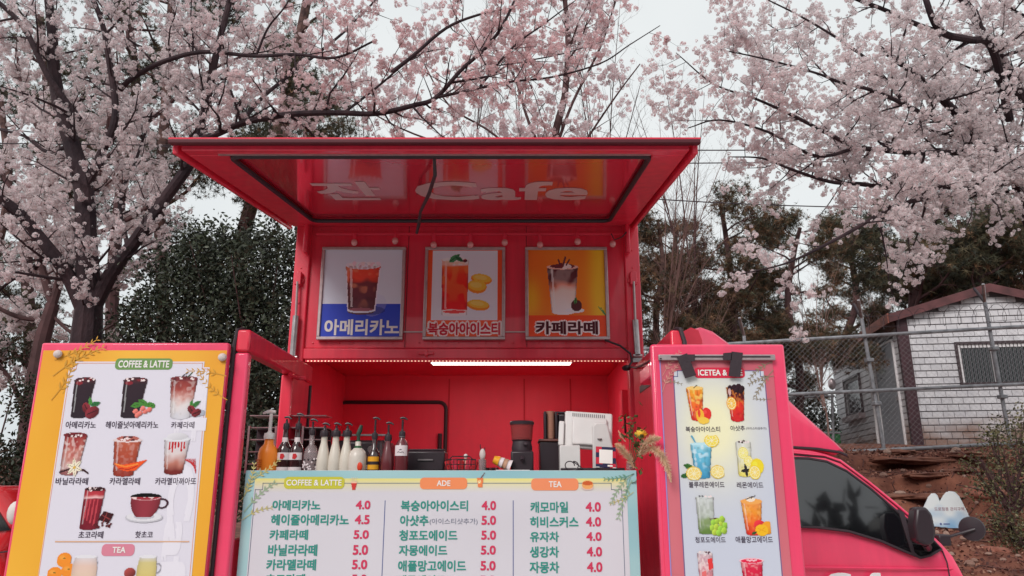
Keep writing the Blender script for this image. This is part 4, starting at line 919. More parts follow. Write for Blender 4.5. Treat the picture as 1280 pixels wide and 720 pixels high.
def boxthing(name, label, cat, px0, px1, py0, Y, d, m, bevel=.006, group=None, part='casing'):
    a, c_ = at(px0, 575, Y).x, at(px1, 575, Y).x; h = at((px0+px1)/2, py0, Y).z-TZ
    t = thing(name, label, cat, ((a+c_)/2, Y+d/2, TZ), group)
    w = (c_-a)/2; obj(part, MB().box(-w, w, -d/2, d/2, 0, h), m, t, bevel=bevel, local=True); return t, w, h
t, w, h = boxthing('appliance', 'low black boxy appliance between the bottles and the basket', 'appliance', 508, 556, 563, 4.0, .2, M['blackp'], .012)
obj('lid', MB().box(-w*.92, w*.92, -.09, .09, h, h+.008), M['black'], t, local=True, bevel=.003); obj('handle', MB().tube([(-.04, -.105, h*.55), (.04, -.105, h*.55)], .005, 6), M['steel'], t, local=True)
t, w, h = boxthing('equipment_rack', 'dark wire and metal rack standing behind the bottle row', 'rack', 318, 412, 537, 4.6, .02, M['blackp'], .003, part='back_plate')
for i in range(5): obj('shelf_bar', MB().box(-w, w, -.16, -.012, .05+i*.07, .056+i*.07), M['steel'], t, local=True)
for x in (-w, -w*.3, w*.4, w-.01): obj('upright', MB().box(x, x+.012, -.17, -.160, 0, h+.01), M['steel'], t, local=True)
t, w, h = boxthing('espresso_machine', 'dark espresso machine half hidden behind the white bottles', 'machine', 418, 482, 550, 4.6, .35, M['blackp'], .02)
obj('cup_rail', MB().tube([(-w, -.17, h+.03), (w, -.17, h+.03)], .007, 6), M['steel'], t, local=True); obj('drip_tray', MB().box(-w*.8, w*.8, -.24, -.178, .02, .05), M['steel'], t, local=True, bevel=.005)
for x in (-w*.5, w*.5): obj('group_head', MB().tube([(x, -.18, h*.75), (x, -.26, h*.7)], .02, 10), M['steel'], t, local=True)
# wire basket
t = thing('wire_basket', 'small black wire basket holding red sachets', 'basket', ctr(577, 3.95)); w = 17*PXM(3.95)
for z in (.008, .035, .06): obj('wire', MB().tube([(-w, -.05, z), (w, -.05, z), (w, .05, z), (-w, .05, z), (-w, -.05, z)], .0022, 5), M['black'], t, local=True)
for i in range(9): obj('wire', MB().tube([(-w+2*w*i/8, -.05, .0), (-w+2*w*i/8, -.05, .062)], .0016, 4), M['black'], t, local=True)
obj('handle', MB().tube([(-w*.8, -.05, .06), (-w*.6, -.05, .075), (w*.6, -.05, .075), (w*.8, -.05, .06)], .003, 5), M['black'], t, local=True)
for i in range(5): tag(obj('sachet', MB(Matrix.Translation((-w*.8+i*w*.4, 0, 0)) @ Matrix.Rotation(.15*(i-2), 4, 'Y')).box(-.012, .012, -.03, .03, .0025, .055+.006*(i % 2)), M['redin'] if i % 2 else lr, None, bevel=.003), ('leftmost red sachet standing in the wire basket', 'bright sachet second from the left in the wire basket', 'red sachet in the middle of the wire basket', 'bright sachet second from the right in the wire basket', 'rightmost red sachet standing in the wire basket')[i], 'sachet', 'sachets in the wire basket').location = ctr(577, 3.95)
t = thing('sauce_bottle', 'small pale bottle with round cap behind the wire basket', 'bottle', ctr(582, 4.12))
b = MB(); b.lathe([(.022, 0), (.024, .01), (.024, .05), (.010, .065), (.009, .075)], 14); obj('bottle_body', b, mat('pale_peach', (.6, .3, .25), .3), t, local=True); obj('cap', MB().ellipsoid((0, 0, .085), (.012, .012, .012), 8, 6), M['white'], t, local=True)
# straw cup
t = thing('straw_cup', 'narrow clear cup with black straws on the counter', 'cup', ctr(603, 3.9)); b = MB(); b.lathe([(.016, 0), (.019, .004), (.021, .06), (.018, .06), (.016, .008)], 14); obj('cup', b, clr, t, local=True)
obj('cotton_tops', MB().ellipsoid((0, 0, .085), (.016, .014, .030), 10, 6), mat('paper_white', (.6, .5, .48), .7), t, local=True)
obj('straw', MB().tube([(0, 0, .01), (-.012, 0, .135)], .0025, 5), M['blackp'], t, local=True); obj('straw', MB().tube([(.004, 0, .01), (.012, 0, .12)], .0025, 5), M['blackp'], t, local=True)
# wrapped cups lying down
t = thing('cup_stack', 'tilted sleeve of yellow and white paper cups lying on the counter', 'cups', ctr(627, 3.92)); X = Matrix.Translation((0, 0, .045)) @ Matrix.Rotation(R(112), 4, 'Y')
for i in range(4):
    b = MB(X @ Matrix.Translation((0, 0, -.045+i*.022))); b.lathe([(.018+i*.002, 0), (.026+i*.002, .03), (.028+i*.002, .03)], 16); obj('paper_cup', b, (ly, lw, mat('cup_tan', (.45, .25, .16), .6), lw)[i], t, local=True)
t = thing('paper_tray', 'flat white paper slip lying on the counter edge', 'paper', ctr(641, 3.84)); obj('paper', MB().box(-.085, .085, -.03, .05, 0, .006), M['whitepaint'], t, local=True, bevel=.001)
t = thing('small_pile', 'little heap of dark capsules beside the grinder', 'capsules', ctr(612, 3.95))
for i in range(7): obj('capsule', MB(Matrix.Translation((-.03+.011*i, .01*(i % 3), .0))).lathe([(.009, 0), (.012, .012), (.010, .02)], 10), M['blackp'] if i % 3 else brn, t, local=True)
# coffee grinder
t = thing('coffee_grinder', 'black coffee grinder with tinted hopper on the counter', 'grinder', ctr(652.5, 4.0)); k = PXM(4.0); hz = lambda y: at(652, y, 4.0).z-TZ
b = MB(); b.box(-13.5*k, 13.5*k, -.06, .06, 0, hz(564)); obj('grinder_body', b, M['blackp'], t, local=True, bevel=.01)
b = MB(); b.lathe([(12*k, hz(565)), (12.5*k, hz(560)), (11*k, hz(552)), (12.5*k, hz(550))], 20); obj('collar', b, M['black'], t, local=True)
b = MB(); b.lathe([(12.5*k, hz(550)), (14*k, hz(531)), (13.4*k, hz(531)), (11.5*k, hz(549))], 24); obj('hopper', b, mat('tinted_hopper', (.35, .06, .06), .1, alpha=.45), t, local=True)
b = MB(); b.lathe([(14.6*k, hz(531)), (14.8*k, hz(528)), (13.5*k, hz(526.5)), (2*k, hz(526))], 24); obj('lid', b, M['blackp'], t, local=True)
b = MB(); b.tube([(0, -.065, hz(572)), (0, -.085, hz(576))], .01, 8); b.ellipsoid((.02, -.062, hz(556)), (.014, .01, .01), 8, 6); obj('chute', b, M['black'], t, local=True)
b = MB()
for i in range(90):
    r = random.Random(i); a = r.random()*6.28; q = r.random()**.5*9.5*k; b.ellipsoid((q*math.cos(a), q*math.sin(a), hz(549)+r.random()*.012), (.005, .0035, .003), 5, 3)
tag(obj('coffee_beans', b, brn, t, local=True), kind='stuff')
# base box with cup dispensers
t, w, h = boxthing('storage_box', 'black box with wooden top under the cup dispensers', 'box', 675, 706, 552, 4.05, .22, M['blackp'], .006)
obj('box_top', MB().box(-w-.005, w+.16, -.12, .12, h+.001, h+.014), mat('walnut_board', (.16, .06, .05), .5, var=.3), t, local=True, bevel=.003)
t2 = thing('cup_dispenser', 'black cup dispenser filled with brown paper cups', 'dispenser', (at(688, 550, 4.08).x, 4.08, TZ+h+.0145)); k = PXM(4.08); hh = at(690, 515, 4.08).z-(TZ+h+.0145)
for x in (-6.5, 7): obj('dispenser_side', MB().box(x*k-.006, x*k+.006, -.04, .05, 0, hh), M['blackp'], t2, local=True, bevel=.002)
obj('dispenser_back', MB().box(-6.5*k+.007, 7*k-.007, .04, .05, 0, hh), M['blackp'], t2, local=True); kraft = mat('kraft_paper', (.42, .20, .14), .7)
for i in range(13):
    b = MB(); b.lathe([(4.0*k, 0), (4.9*k, .018), (5.2*k, .018), (5.2*k, .021), (4.6*k, .021)], 16); o = obj('paper_cup', b, kraft, t2, local=True); o.location = (.002, 0, .002+i*hh*.072)
t3 = thing('cup_dispenser', 'plain black dispenser block behind the cash register screen', 'dispenser', (at(704, 550, 4.1).x, 4.10, TZ+h+.0145)); obj('dispenser_block', MB().box(-7*k, 12*k, -.03, .06, 0, hh*.95), M['blackp'], t3, bevel=.012, local=True); obj('dispenser_lip', MB().tube([(-7*k, -.03, hh*.97), (12*k, -.03, hh*.97)], .006, 6), M['black'], t3, local=True)
# cash register terminal
pc_ = at(736, 540, 3.98); t = thing('cash_register', 'white cash register seen from behind with tilted screen', 'cash register', (pc_.x, 4.0, TZ)); k = PXM(3.98)
Zc = at(736, 538, 3.98).z-TZ; X = Matrix.Translation((0, -.0, Zc)) @ Matrix.Rotation(R(-14), 4, 'X') @ Matrix.Rotation(R(4), 4, 'Y')
obj('screen_case', MB(X).box(-29*k, 29*k, -.012, .018, -23*k, 23*k), M['white'], t, local=True, bevel=.010)
obj('screen_glass', MB(X).box(-27*k, 27*k, .019, .022, -21*k, 21*k), M['glassdark'], t, local=True)
obj('rear_housing', MB(X).box(-20*k, 22*k, -.035, -.013, -20*k, 14*k), M['white'], t, local=True, bevel=.008)
b = MB(X)
for i in range(17): b.box((-20+i*2.4)*k, (-19+i*2.4)*k, -.0145, -.0125, 16*k, 20*k)
obj('vent_grille', b, flat('vent_grey', (120, 116, 118)), t, local=True)
obj('card_reader', MB(X).box(-36*k, -29.5*k, -.03, .01, -22*k, 8*k), M['white'], t, local=True, bevel=.006)
s0 = at(750, 530, 3.93); s1_ = at(756, 583, 3.93); q = s0-Vector(t.location); r_ = s1_-Vector(t.location)
P = [(q.x-9*k, q.z-.01), (q.x-5*k, q.z+.008), (q.x+7*k, q.z+.008), (q.x+10*k, q.z-.012), (r_.x+16*k, .004), (r_.x-14*k, .004)]
obj('stand_neck', MB().prism(P, -.07, -.04), M['white'], t, local=True, bevel=.008)
b = MB(); b.tube([(q.x-1*k, -.072, q.z-.075), (q.x-1*k, -.0725, q.z-.08)], .012, 14); obj('stand_badge', b, flat('badge_grey', (140, 130, 130)), t, local=True)
obj('stand_base', MB().box(-.10, .13, -.09, .09, 0, .012), M['white'], t, local=True, bevel=.005)
# white box printer, cable
t, w, h = boxthing('receipt_printer', 'small square white box with a coiled cable beside the cash register', 'printer', 700, 725.5, 556.5, 3.86, .1, M['white'], .004)
obj('paper_slot', MB().box(-w*.7, w*.7, -.01, .0, h, h+.002), M['black'], t, local=True)
ca = thing('coiled_cable', 'loop of black cable in front of the small white box', 'cable', ctr(716, 3.80)); P = [(-.02+.028*math.cos(a)+.012*i*.1, -.0, .025+.022*math.sin(a)) for i, a in enumerate(np.linspace(0, 8, 22))]
obj('cable', MB().tube(P+[(.06, 0, .004), (.16, 0, .004)], .0028, 5), M['blackp'], ca, local=True)
cr = thing('counter_clutter', 'flat black card tray at the right end of the counter', 'tray', ctr(748, 3.84)); obj('tray', MB().box(-.19, .13, -.02, .10, 0, .016), M['blackp'], cr, local=True, bevel=.004)
# payment card stand (its square code left blank)
qs = thing('payment_sign', 'red and navy framed payment card leaning on the cash register', 'sign', (at(757.5, 570, 3.80).x, 3.82, TZ+.0165)); k = PXM(3.8); X = Matrix.Rotation(R(-10), 4, 'X') @ Matrix.Rotation(R(3), 4, 'Y')
obj('card', MB(X).box(-12*k, 12*k, 0, .006, .0, 25*k), flat('navy', (40, 38, 74)), qs, local=True, bevel=.001)
for a in ((-12, -4, 4, 12), (4, 12, 12, 20), (-12, -5, 18, 25), (5, 12, 0, 5)): obj('red_patch', MB(X).box(a[0]*k, a[1]*k, -.0012, -.0002, a[2]*k, a[3]*k), flat('patch_red', (196, 40, 62)), qs, local=True, smooth=False)
obj('white_square', MB(X).box(-8*k, 8*k, -.0024, -.0014, 5*k, 21.5*k), cream, qs, local=True, smooth=False)
obj('white_bar', MB(X).box(2*k, 8*k, -.0024, -.0014, 1.4*k, 3.4*k), cream, qs, local=True, smooth=False)
for a in (-12, 8): obj('card_foot', MB(X).box(a*k, (a+4)*k, -.012, -.0014, -.6*k, .3*k), M['white'], qs, local=True)
# flowers
fl = thing('flower_arrangement', 'dried pampas plumes and yellow rose in a vase at the counter corner', 'flowers', (at(795, 585, 3.76).x-.02, 3.80, TZ)); F0 = Vector(fl.location)
fl_ = lambda px, py, Y=3.74: at(px, py, Y)-F0
b = MB(); b.lathe([(.018, 0), (.024, .01), (.020, .04), (.012, .055), (.015, .06)], 14); obj('vase', b, clr, fl, local=True)
stem = mat('stem_green', (.09, .11, .045), .6); rng = random.Random(4)
for q in ((797, 545), (786, 535), (806, 560), (776, 562), (803, 550), (792, 528), (812, 558)): obj('stem', MB().tube([(0, 0, .01), Vector((0, 0, .05)).lerp(fl_(*q), .5)+Vector((0, 0, .01)), fl_(*q)], .0022, 5), stem, fl, local=True)
c = fl_(801, 543); yr = mat('rose_yellow', (.90, .62, .09), .6); 
for i in range(16):
    a = i*2.4; r = .010+.0026*i; el = 1.2-.07*i; X = Matrix.Translation(c) @ Matrix.Rotation(a, 4, 'Z') @ Matrix.Rotation(R(20+4*i), 4, 'Y')
    X = Matrix.Translation(c) @ Matrix.Rotation(a, 4, 'Z') @ Matrix.Rotation(R(10+3.5*i), 4, 'Y'); b = MB(X); b.ellipsoid((.002+r*.35, 0, .012), (.004, .008+r*.28, .012+r*.18), 8, 6); obj('petal', b, yr, fl, local=True)
lfm = mat('leaf_olive', (.13, .17, .06), .55, var=.3, translucent=.2)
for i in range(80):
    g = (797, 557) if i % 3 else (787, 537); p = fl_(g[0]+rng.gauss(0, 7), g[1]+rng.gauss(0, 12), 3.74+rng.uniform(-.03, .05)); X = Matrix.Translation(p) @ Matrix.Rotation(rng.uniform(0, 6.3), 4, 'Z') @ Matrix.Rotation(rng.uniform(-1, 1), 4, 'Y') @ Matrix.Rotation(rng.uniform(-1, 1), 4, 'X')
    s = rng.uniform(.022, .040); b = MB(X); b.add([(0, 0, 0), (s*.5, s*.35, .002), (s, 0, 0), (s*.5, -s*.35, .002), (s*.5, 0, -.003)], [(0, 4, 1), (4, 2, 1), (0, 3, 4), (4, 3, 2)]); obj('leaf', b, lfm, fl, local=True, smooth=False)
pm = mat('pampas', (.82, .62, .44), .8, var=.15, vscale=40, translucent=.4)
def plume(pts, n, r, seed, kind_=None):
    g = random.Random(seed); b = MB(); P = [fl_(*q) for q in pts]; b.tube(P, .0018, 4)
    for i in range(int(n*1.8)):
        t_ = g.random(); s = t_*(len(P)-1); j = min(int(s), len(P)-2); p = P[j].lerp(P[j+1], s-j); d = (P[j+1]-P[j]).normalized(); rr = r*math.sin(math.pi*(.12+.85*t_))
        e = (d*.9+Vector((g.gauss(0, .5), g.gauss(0, .5), g.gauss(0, .5)))).normalized(); L_ = rr*2.2; w = e.cross(Vector((g.random(), g.random(), g.random()))).normalized()*.0020
        b.add([p-w, p+w, p+e*L_], [(0, 1, 2)])
    tag(obj('plume', b, pm, fl, local=True, smooth=False), kind=None)
plume([(790, 576), (783, 568), (776, 560), (769, 555)], 260, .016, 1); plume([(798, 570, 3.72), (806, 556, 3.62), (815, 550, 3.56), (826, 547, 3.54)], 420, .018, 2)
plume([(801, 568, 3.70), (814, 560, 3.60), (826, 567, 3.55), (834, 583, 3.53), (839, 603, 3.52)], 620, .017, 3); plume([(792, 585), (787, 574), (780, 566)], 200, .013, 5); plume([(782, 552), (776, 545), (773, 538)], 60, .006, 6)

# ------------------------------------------------------------------ terrain
def lerpk(v, ks):
    if v <= ks[0][0]: return ks[0][1]
    for (a, p), (b, q) in zip(ks, ks[1:]):
        if v <= b: return p+(q-p)*(v-a)/(b-a)
    return ks[-1][1]
KR = [(6.0, 0), (6.7, .22), (7.2, .70), (8.5, 1.0), (9.25, 1.12), (9.4, 1.36), (10.0, 1.42), (10.12, 1.64), (10.8, 1.70), (10.95, 1.93), (11.8, 2.03), (13, 2.15), (15, 2.28), (25, 2.9), (60, 6), (400, 14)]
KL = [(7.5, 0), (12, .3), (25, .8), (60, 3), (400, 10)]
def sst(a, b, x): t = min(1, max(0, (x-a)/(b-a))); return t*t*(3-2*t)
def zg(x, y):
    w = .34*mnoise.noise(Vector((x*.9, y*.4, 3)))*sst(8, 9.5, y)*(1-sst(11.5, 12.5, y))
    f = sst(-1.5, 1.5, x); z = lerpk(y, KL)*(1-f)+lerpk(y+w*2.2, KR)*f
    n = mnoise.noise(Vector((x*2.1, y*2.1, 0)))*.07+mnoise.noise(Vector((x*7, y*7, 0)))*.035
    return z+n*sst(6.6, 7.5, y)+.6*mnoise.noise(Vector((x*.05, y*.05, 9)))*sst(25, 60, y)-.004
def axis(lo, hi, fine0, fine1, st, grow):
    a = list(np.arange(fine0, fine1, st)); s = st; v = a[-1]
    while v < hi: s *= grow; v += s; a.append(v)
    s = st; v = a[0]
    while v > lo: s *= grow; v -= s; a.insert(0, v)
    return a
ax = axis(-400, 400, -4, 10, .10, 1.35); ay = axis(-120, 500, 6.4, 13, .07, 1.3)
V = [(x, y, zg(x, y)) for y in ay for x in ax]; nx = len(ax)
F = [(j*nx+i, j*nx+i+1, (j+1)*nx+i+1, (j+1)*nx+i) for j in range(len(ay)-1) for i in range(nx-1)]
def ground_mat():
    m = mat('earth', (.095, .030, .020), .95, col2=(.25, .092, .056), vscale=3.5, bump=.7, bscale=14); n = m.node_tree
    b = [q for q in n.nodes if q.type == 'BSDF_PRINCIPLED'][0]; src = b.inputs['Base Color'].links[0].from_socket
    tc = n.nodes.new('ShaderNodeTexCoord'); sp = n.nodes.new('ShaderNodeSeparateXYZ'); n.links.new(tc.outputs['Object'], sp.inputs[0])
    mr = n.nodes.new('ShaderNodeMapRange'); mr.inputs[1].default_value = 6.2; mr.inputs[2].default_value = 6.9; n.links.new(sp.outputs[1], mr.inputs[0])
    nz = n.nodes.new('ShaderNodeTexNoise'); nz.inputs['Scale'].default_value = 90; n.links.new(tc.outputs['Object'], nz.inputs['Vector'])
    r2 = n.nodes.new('ShaderNodeValToRGB'); n.links.new(nz.outputs[0], r2.inputs[0]); r2.color_ramp.elements[0].color = (.34, .325, .31, 1); r2.color_ramp.elements[1].color = (.46, .445, .43, 1)
    mx = n.nodes.new('ShaderNodeMixRGB'); n.links.new(mr.outputs[0], mx.inputs[0]); n.links.new(r2.outputs[0], mx.inputs[1]); n.links.new(src, mx.inputs[2]); n.links.new(mx.outputs[0], b.inputs['Base Color'])
    return m
mb = MB(); mb.v = V; mb.f = F
tag(obj('ground', mb, ground_mat(), None, ang=60), kind='structure')
NR = np.random.default_rng(7)
litter = mat('litter', (.2, .1, .06), .85, attr='Col', translucent=.1)
LV = np.array([(-.5, 0, 0), (0, -.28, .05), (.5, 0, 0), (0, .28, .08)]); LF = np.array([(0, 1, 2, 3)])
P = []
while len(P) < 18000:
    x = NR.uniform(1.6, 9); y = NR.uniform(6.9, 12.4); P.append((x, y, zg(x, y)+.012))
base = np.array([(.17, .06, .045), (.12, .04, .03), (.34, .17, .12), (.07, .028, .024)])[NR.integers(0, 4, len(P))]
tag(scatter('leaf_litter', LV, LF, P, NR, NR.uniform(.02, .06, len(P)), base, litter, None), kind='stuff')
rootm = mat('bark_root', (.085, .035, .03), .9, var=.4, bump=.5)
b = MB(); g = random.Random(3)
for i in range(150):
    x, y = g.uniform(1.8, 8), g.uniform(7, 12); a = g.uniform(0, 6.28); l = g.uniform(.2, .8); P = []
    for k in range(5): P.append((x+math.cos(a)*l*k/4, y+math.sin(a)*l*k/4*.4, zg(x+math.cos(a)*l*k/4, y+math.sin(a)*l*k/4*.4)+.012)); a += g.gauss(0, .35)
    b.tube(P, [.008, .007, .006, .004, .002], 4)
tag(obj('dead_twigs', b, rootm, None), kind='stuff')
def rock(name, px, py, Y, w, h, d, m, label, cat, seed):
    p = at(px, py, Y); p.z = zg(p.x, p.y); bm = bmesh.new(); bmesh.ops.create_icosphere(bm, subdivisions=3, radius=1)
    for v in bm.verts:
        n = 1+.35*mnoise.noise(v.co*1.3+Vector((seed, 0, 0)))+.10*mnoise.noise(v.co*4+Vector((seed, 0, 0))); v.co = Vector((v.co.x*w*n, v.co.y*d*n, v.co.z*h*n))
    me = bpy.data.meshes.new(name); bm.to_mesh(me); bm.free(); o = link(name, me, m); me.shade_smooth(); o.location = p+Vector((0, 0, h*.3)); tag(o, label, cat)
rk = mat('red_stone', (.20, .062, .04), .9, col2=(.34, .14, .10), vscale=9, bump=.8, bscale=30)
rock('stone', 1238, 652, 9.3, .26, .10, .2, rk, 'flat orange brown stone beside the twin peak sign', 'stone', 1); rock('stone', 1180, 708, 7.6, .10, .04, .1, mat('pale_stone', (.36, .27, .25), .9), 'small pale stone on the bank below the round mirror', 'stone', 5)
rock('stone', 1240, 690, 8.0, .16, .05, .15, rk, 'low reddish stone on the slope under the shrub', 'stone', 9)

em = mat('ledge_earth', (.085, .028, .020), .95, col2=(.24, .10, .065), vscale=5, bump=.9, bscale=18)
for k, (px, py, Y, w, d) in enumerate(((1150, 583, 11.0, .62, .22), (1215, 590, 11.0, .4, .2), (1180, 603, 10.2, .5, .2), (1215, 614, 10.1, .3, .2), (1165, 624, 9.5, .55, .22), (1225, 630, 9.5, .3, .2), (1120, 571, 11.7, .3, .2))):
    p = at(px, py, Y); p.z = zg(p.x, Y+.12)-.03; bm = bmesh.new(); bmesh.ops.create_icosphere(bm, subdivisions=4, radius=1)
    for v in bm.verts:
        n = 1+.45*mnoise.noise(v.co*1.6+Vector((k*7, 0, 0)))+.16*mnoise.noise(v.co*5+Vector((k, 0, 0)))+.06*mnoise.noise(v.co*14); v.co = Vector((v.co.x*w*n, v.co.y*d*n, v.co.z*.05*n))
    me = bpy.data.meshes.new('earth_ledge'); bm.to_mesh(me); bm.free(); o = link('earth_ledge', me, em); me.shade_smooth(); o.location = p; tag(o, kind='structure')
b = MB(); g = random.Random(8)
for i in range(420):
    x, y = g.uniform(1.7, 8.5), g.uniform(7, 12); s_ = g.uniform(.012, .05)*(1.6 if g.random() < .08 else 1)
    b.ellipsoid((x, y, zg(x, y)+s_*.2), (s_*g.uniform(.7, 1.4), s_, s_*g.uniform(.5, .9)), 6, 4)
tag(obj('loose_stones', b, mat('bank_stones', (.16, .07, .05), .95, col2=(.40, .28, .23), vscale=1.5, bump=.6, bscale=40), None, smooth=False), kind='stuff')

# ------------------------------------------------------------------ twin-peak sign
SY = 8.6; sg = thing('notice_sign', 'white and pale blue notice board shaped like two mountain peaks', 'sign', (at(1182, 660, SY).x, SY, 1.0)); f = lambda q: (at(q[0], q[1], SY).x, at(q[0], q[1], SY).z)
out_ = [(1151.5, 646), (1154, 638), (1158, 629), (1162, 621), (1166, 617), (1169, 616.6), (1172, 619), (1174, 624), (1175.5, 628), (1179, 622), (1184, 616), (1189, 614), (1194, 615), (1199, 620), (1204, 629), (1208, 639), (1211, 650), (1209, 661), (1185, 660), (1158, 657)]
P = [f(q) for q in out_]; obj('board', MB().prism(P, SY, SY+.03), flat('board_edge', (206, 214, 220)), sg, bevel=.004, smooth=False)
pp = Pic(60, 50, None, 2); xs = (pp.x*60+1151)-1; ys = pp.y*48+613
ins = np.zeros_like(pp.x, bool); n = len(out_)
for i in range(n):
    (x1, y1), (x2, y2) = out_[i], out_[(i+1) % n]
    if y1 != y2: ins ^= ((y1 > ys) != (y2 > ys)) & (xs < (x2-x1)*(ys-y1)/(y2-y1)+x1)
pp.put(ins, mixc((222, 228, 230), (120, 168, 206), np.clip((pp.y-.55)*1.6+(pp.noise(5)-.5)*.9, 0, .9))); pic_px(pp, 1150.5, 613, 1210.5, 661, SY-.003, sg, name='board_print')
let_px('도로점용 관리구역', 1168, 634, 1205, 638.5, SY-.006, flat('sign_ink', (150, 90, 110)), sg, bold=.0); b = MB(); q = at(1176, 655, SY-.004); b.tube([(q.x, SY-.004, q.z), (q.x, SY-.006, q.z)], .012, 12); b.box(q.x+.03, q.x+.10, SY-.005, SY-.003, q.z-.006, q.z+.006); obj('emblem', b, flat('sign_ink_blue', (90, 100, 150)), sg)
for px in (1166, 1198):
    q = at(px, 655, SY+.05); obj('post', MB().tube([(q.x, SY+.05, zg(q.x, SY)-.15), (q.x, SY+.05, q.z+.15)], .02, 8), M['galv'], sg)

# ------------------------------------------------------------------ shed
C = at(1143, 556, 14.8); C.x = 7.90; C.z = 2.27
uA = Vector((.84, 5.2, 0)).normalized(); uB = Vector((6.1, -.99, 0)).normalized(); nA = Vector((uA.y, -uA.x, 0))*-1; nB = Vector((uB.y, -uB.x, 0))
if nA.x > 0: nA = -nA
if nB.y > 0: nB = -nB
def frame(u, n): return Matrix(((u.x, n.x, 0, C.x), (u.y, n.y, 0, C.y), (0, 0, 1, 0), (0, 0, 0, 1)))
XA, XB = frame(uA, nA), frame(uB, nB); LA, LB_ = 5.3, 3.5
def hA(px, py): p = hit(px, py, C, nA); return ((p-C).dot(uA), p.z)
def hB(px, py): p = hit(px, py, C, nB); return ((p-C).dot(uB), p.z)
shed = thing('site_shed', 'white panelled shed with red brown roof behind the wire fence', 'shed', (C.x+1.5, C.y+2, 2.2))
ZT = 4.84; ap = ZT+.50
wallm = mat('siding_backing', (.16, .14, .145), .8)
obj('side_wall', MB(XA).box(.0, LA, -.12, -.02, 1.9, ZT), wallm, shed)
P = [(0, 1.9), (LB_, 1.9), (LB_, ZT), (LB_/2, ap), (0, ZT)]; obj('front_wall', MB(XB).prism(P, -.12, -.02), wallm, shed)
P = [(0, 1.9), (LB_, 1.9), (LB_, ZT), (LB_/2, ap), (0, ZT)]; X2 = XB.copy(); o2 = uA*LA; X2.translation = X2.translation+o2; obj('back_wall', MB(X2).prism(P, -.02, .08), wallm, shed)
X3 = XA.copy(); X3.translation = X3.translation+uB*LB_; obj('far_side_wall', MB(X3).box(0, LA, -.0, .1, 1.9, ZT), wallm, shed)
def siding_m():
    m = mat('white_siding', (.52, .505, .53), .5, col2=(.66, .64, .66), vscale=5, dirt=.2); n = m.node_tree; b = [q for q in n.nodes if q.type == 'BSDF_PRINCIPLED'][0]; src = b.inputs['Base Color'].links[0].from_socket
    tc = n.nodes.new('ShaderNodeTexCoord'); sp = n.nodes.new('ShaderNodeSeparateXYZ'); n.links.new(tc.outputs['Object'], sp.inputs[0])
    mp = n.nodes.new('ShaderNodeMapping'); mp.inputs['Scale'].default_value = (1.3, 1.3, 3); n.links.new(tc.outputs['Object'], mp.inputs[0])
    nz = n.nodes.new('ShaderNodeTexNoise'); nz.inputs['Scale'].default_value = 1.4; nz.inputs['Detail'].default_value = 8; n.links.new(mp.outputs[0], nz.inputs['Vector'])
    mr = n.nodes.new('ShaderNodeMapRange'); mr.inputs[1].default_value = 3.05; mr.inputs[2].default_value = 2.3; n.links.new(sp.outputs[2], mr.inputs[0])
    mu = n.nodes.new('ShaderNodeMath'); mu.operation = 'MULTIPLY'; n.links.new(mr.outputs[0], mu.inputs[0]); n.links.new(nz.outputs[0], mu.inputs[1])
    rp = n.nodes.new('ShaderNodeMapRange'); rp.inputs[1].default_value = .12; rp.inputs[2].default_value = .40; rp.inputs[4].default_value = .85; n.links.new(mu.outputs[0], rp.inputs[0])
    mx = n.nodes.new('ShaderNodeMixRGB'); n.links.new(rp.outputs[0], mx.inputs[0]); n.links.new(src, mx.inputs[1]); mx.inputs[2].default_value = (.22, .10, .055, 1); n.links.new(mx.outputs[0], b.inputs['Base Color']); return m
sm = siding_m(); RH = .134; g = random.Random(2)
doorS = (hA(1126, 500)[0], hA(1101, 500)[0]); wA = (hA(1077, 490)[0], hA(1058, 490)[0]); wAz = (hA(1068, 517)[1], hA(1068, 472)[1]); wB = (hB(1199, 455)[0], hB(1288, 455)[0]); wBz = (hB(1240, 478)[1], hB(1240, 430)[1])
ddz = hA(1113, 428)[1]
for nm, X, Lw, holes in (('a', XA, LA, [(doorS[0], doorS[1], 2.0, ddz), (wA[0], wA[1], wAz[0], wAz[1])]), ('b', XB, LB_, [(wB[0], wB[1], wBz[0], wBz[1])])):
    z = 2.26; k = 0; b = MB(X)
    while z < (ZT if nm == 'a' else ap)-.02:
        z1 = z+RH-(.012 if nm == 'b' else .008); pr = .022 if nm == 'b' else .006; BWd = .20; s = -(k % 2)*BWd/2
        lim0 = 0 if z1 < ZT else (z1-ZT)/(ap-ZT)*LB_/2; lim1 = Lw-lim0
        while s < Lw:
            a0, a1 = max(s, lim0, .0), min(s+BWd-(.010 if nm == 'b' else .006), lim1, Lw); s += BWd
            if a1-a0 < .02: continue
            if any(a1 > h0-.02 and a0 < h1+.02 and z1 > q0 and z < q1 for h0, h1, q0, q1 in holes):
                for h0, h1, q0, q1 in holes:
                    if z1 > q0 and z < q1:
                        if a0 < h0-.02 < a1: a1 = h0-.02
                        if a0 < h1+.02 < a1: a0 = h1+.02
                if any(a1 > h0 and a0 < h1 and z1 > q0 and z < q1 for h0, h1, q0, q1 in holes) or a1-a0 < .02: continue
            e = g.uniform(0, .004); b = MB(X) if nm == 'b' else b; b.add([(a0, -.018, z), (a1, -.018, z), (a1, -.018, z1), (a0, -.018, z1), (a0, pr+e, z+.004), (a1, pr+e, z+.004), (a1, pr-.006, z1-.004), (a0, pr-.006, z1-.004)], [(4, 5, 6, 7), (0, 1, 5, 4), (3, 7, 6, 2), (0, 4, 7, 3), (1, 2, 6, 5)])
            if nm == 'b': obj('siding_block', b, sm, shed, smooth=False); b = MB(X)
        z += RH; k += 1
    if nm == 'a': tag(obj('siding_blocks', b, sm, shed, smooth=False), kind='stuff')
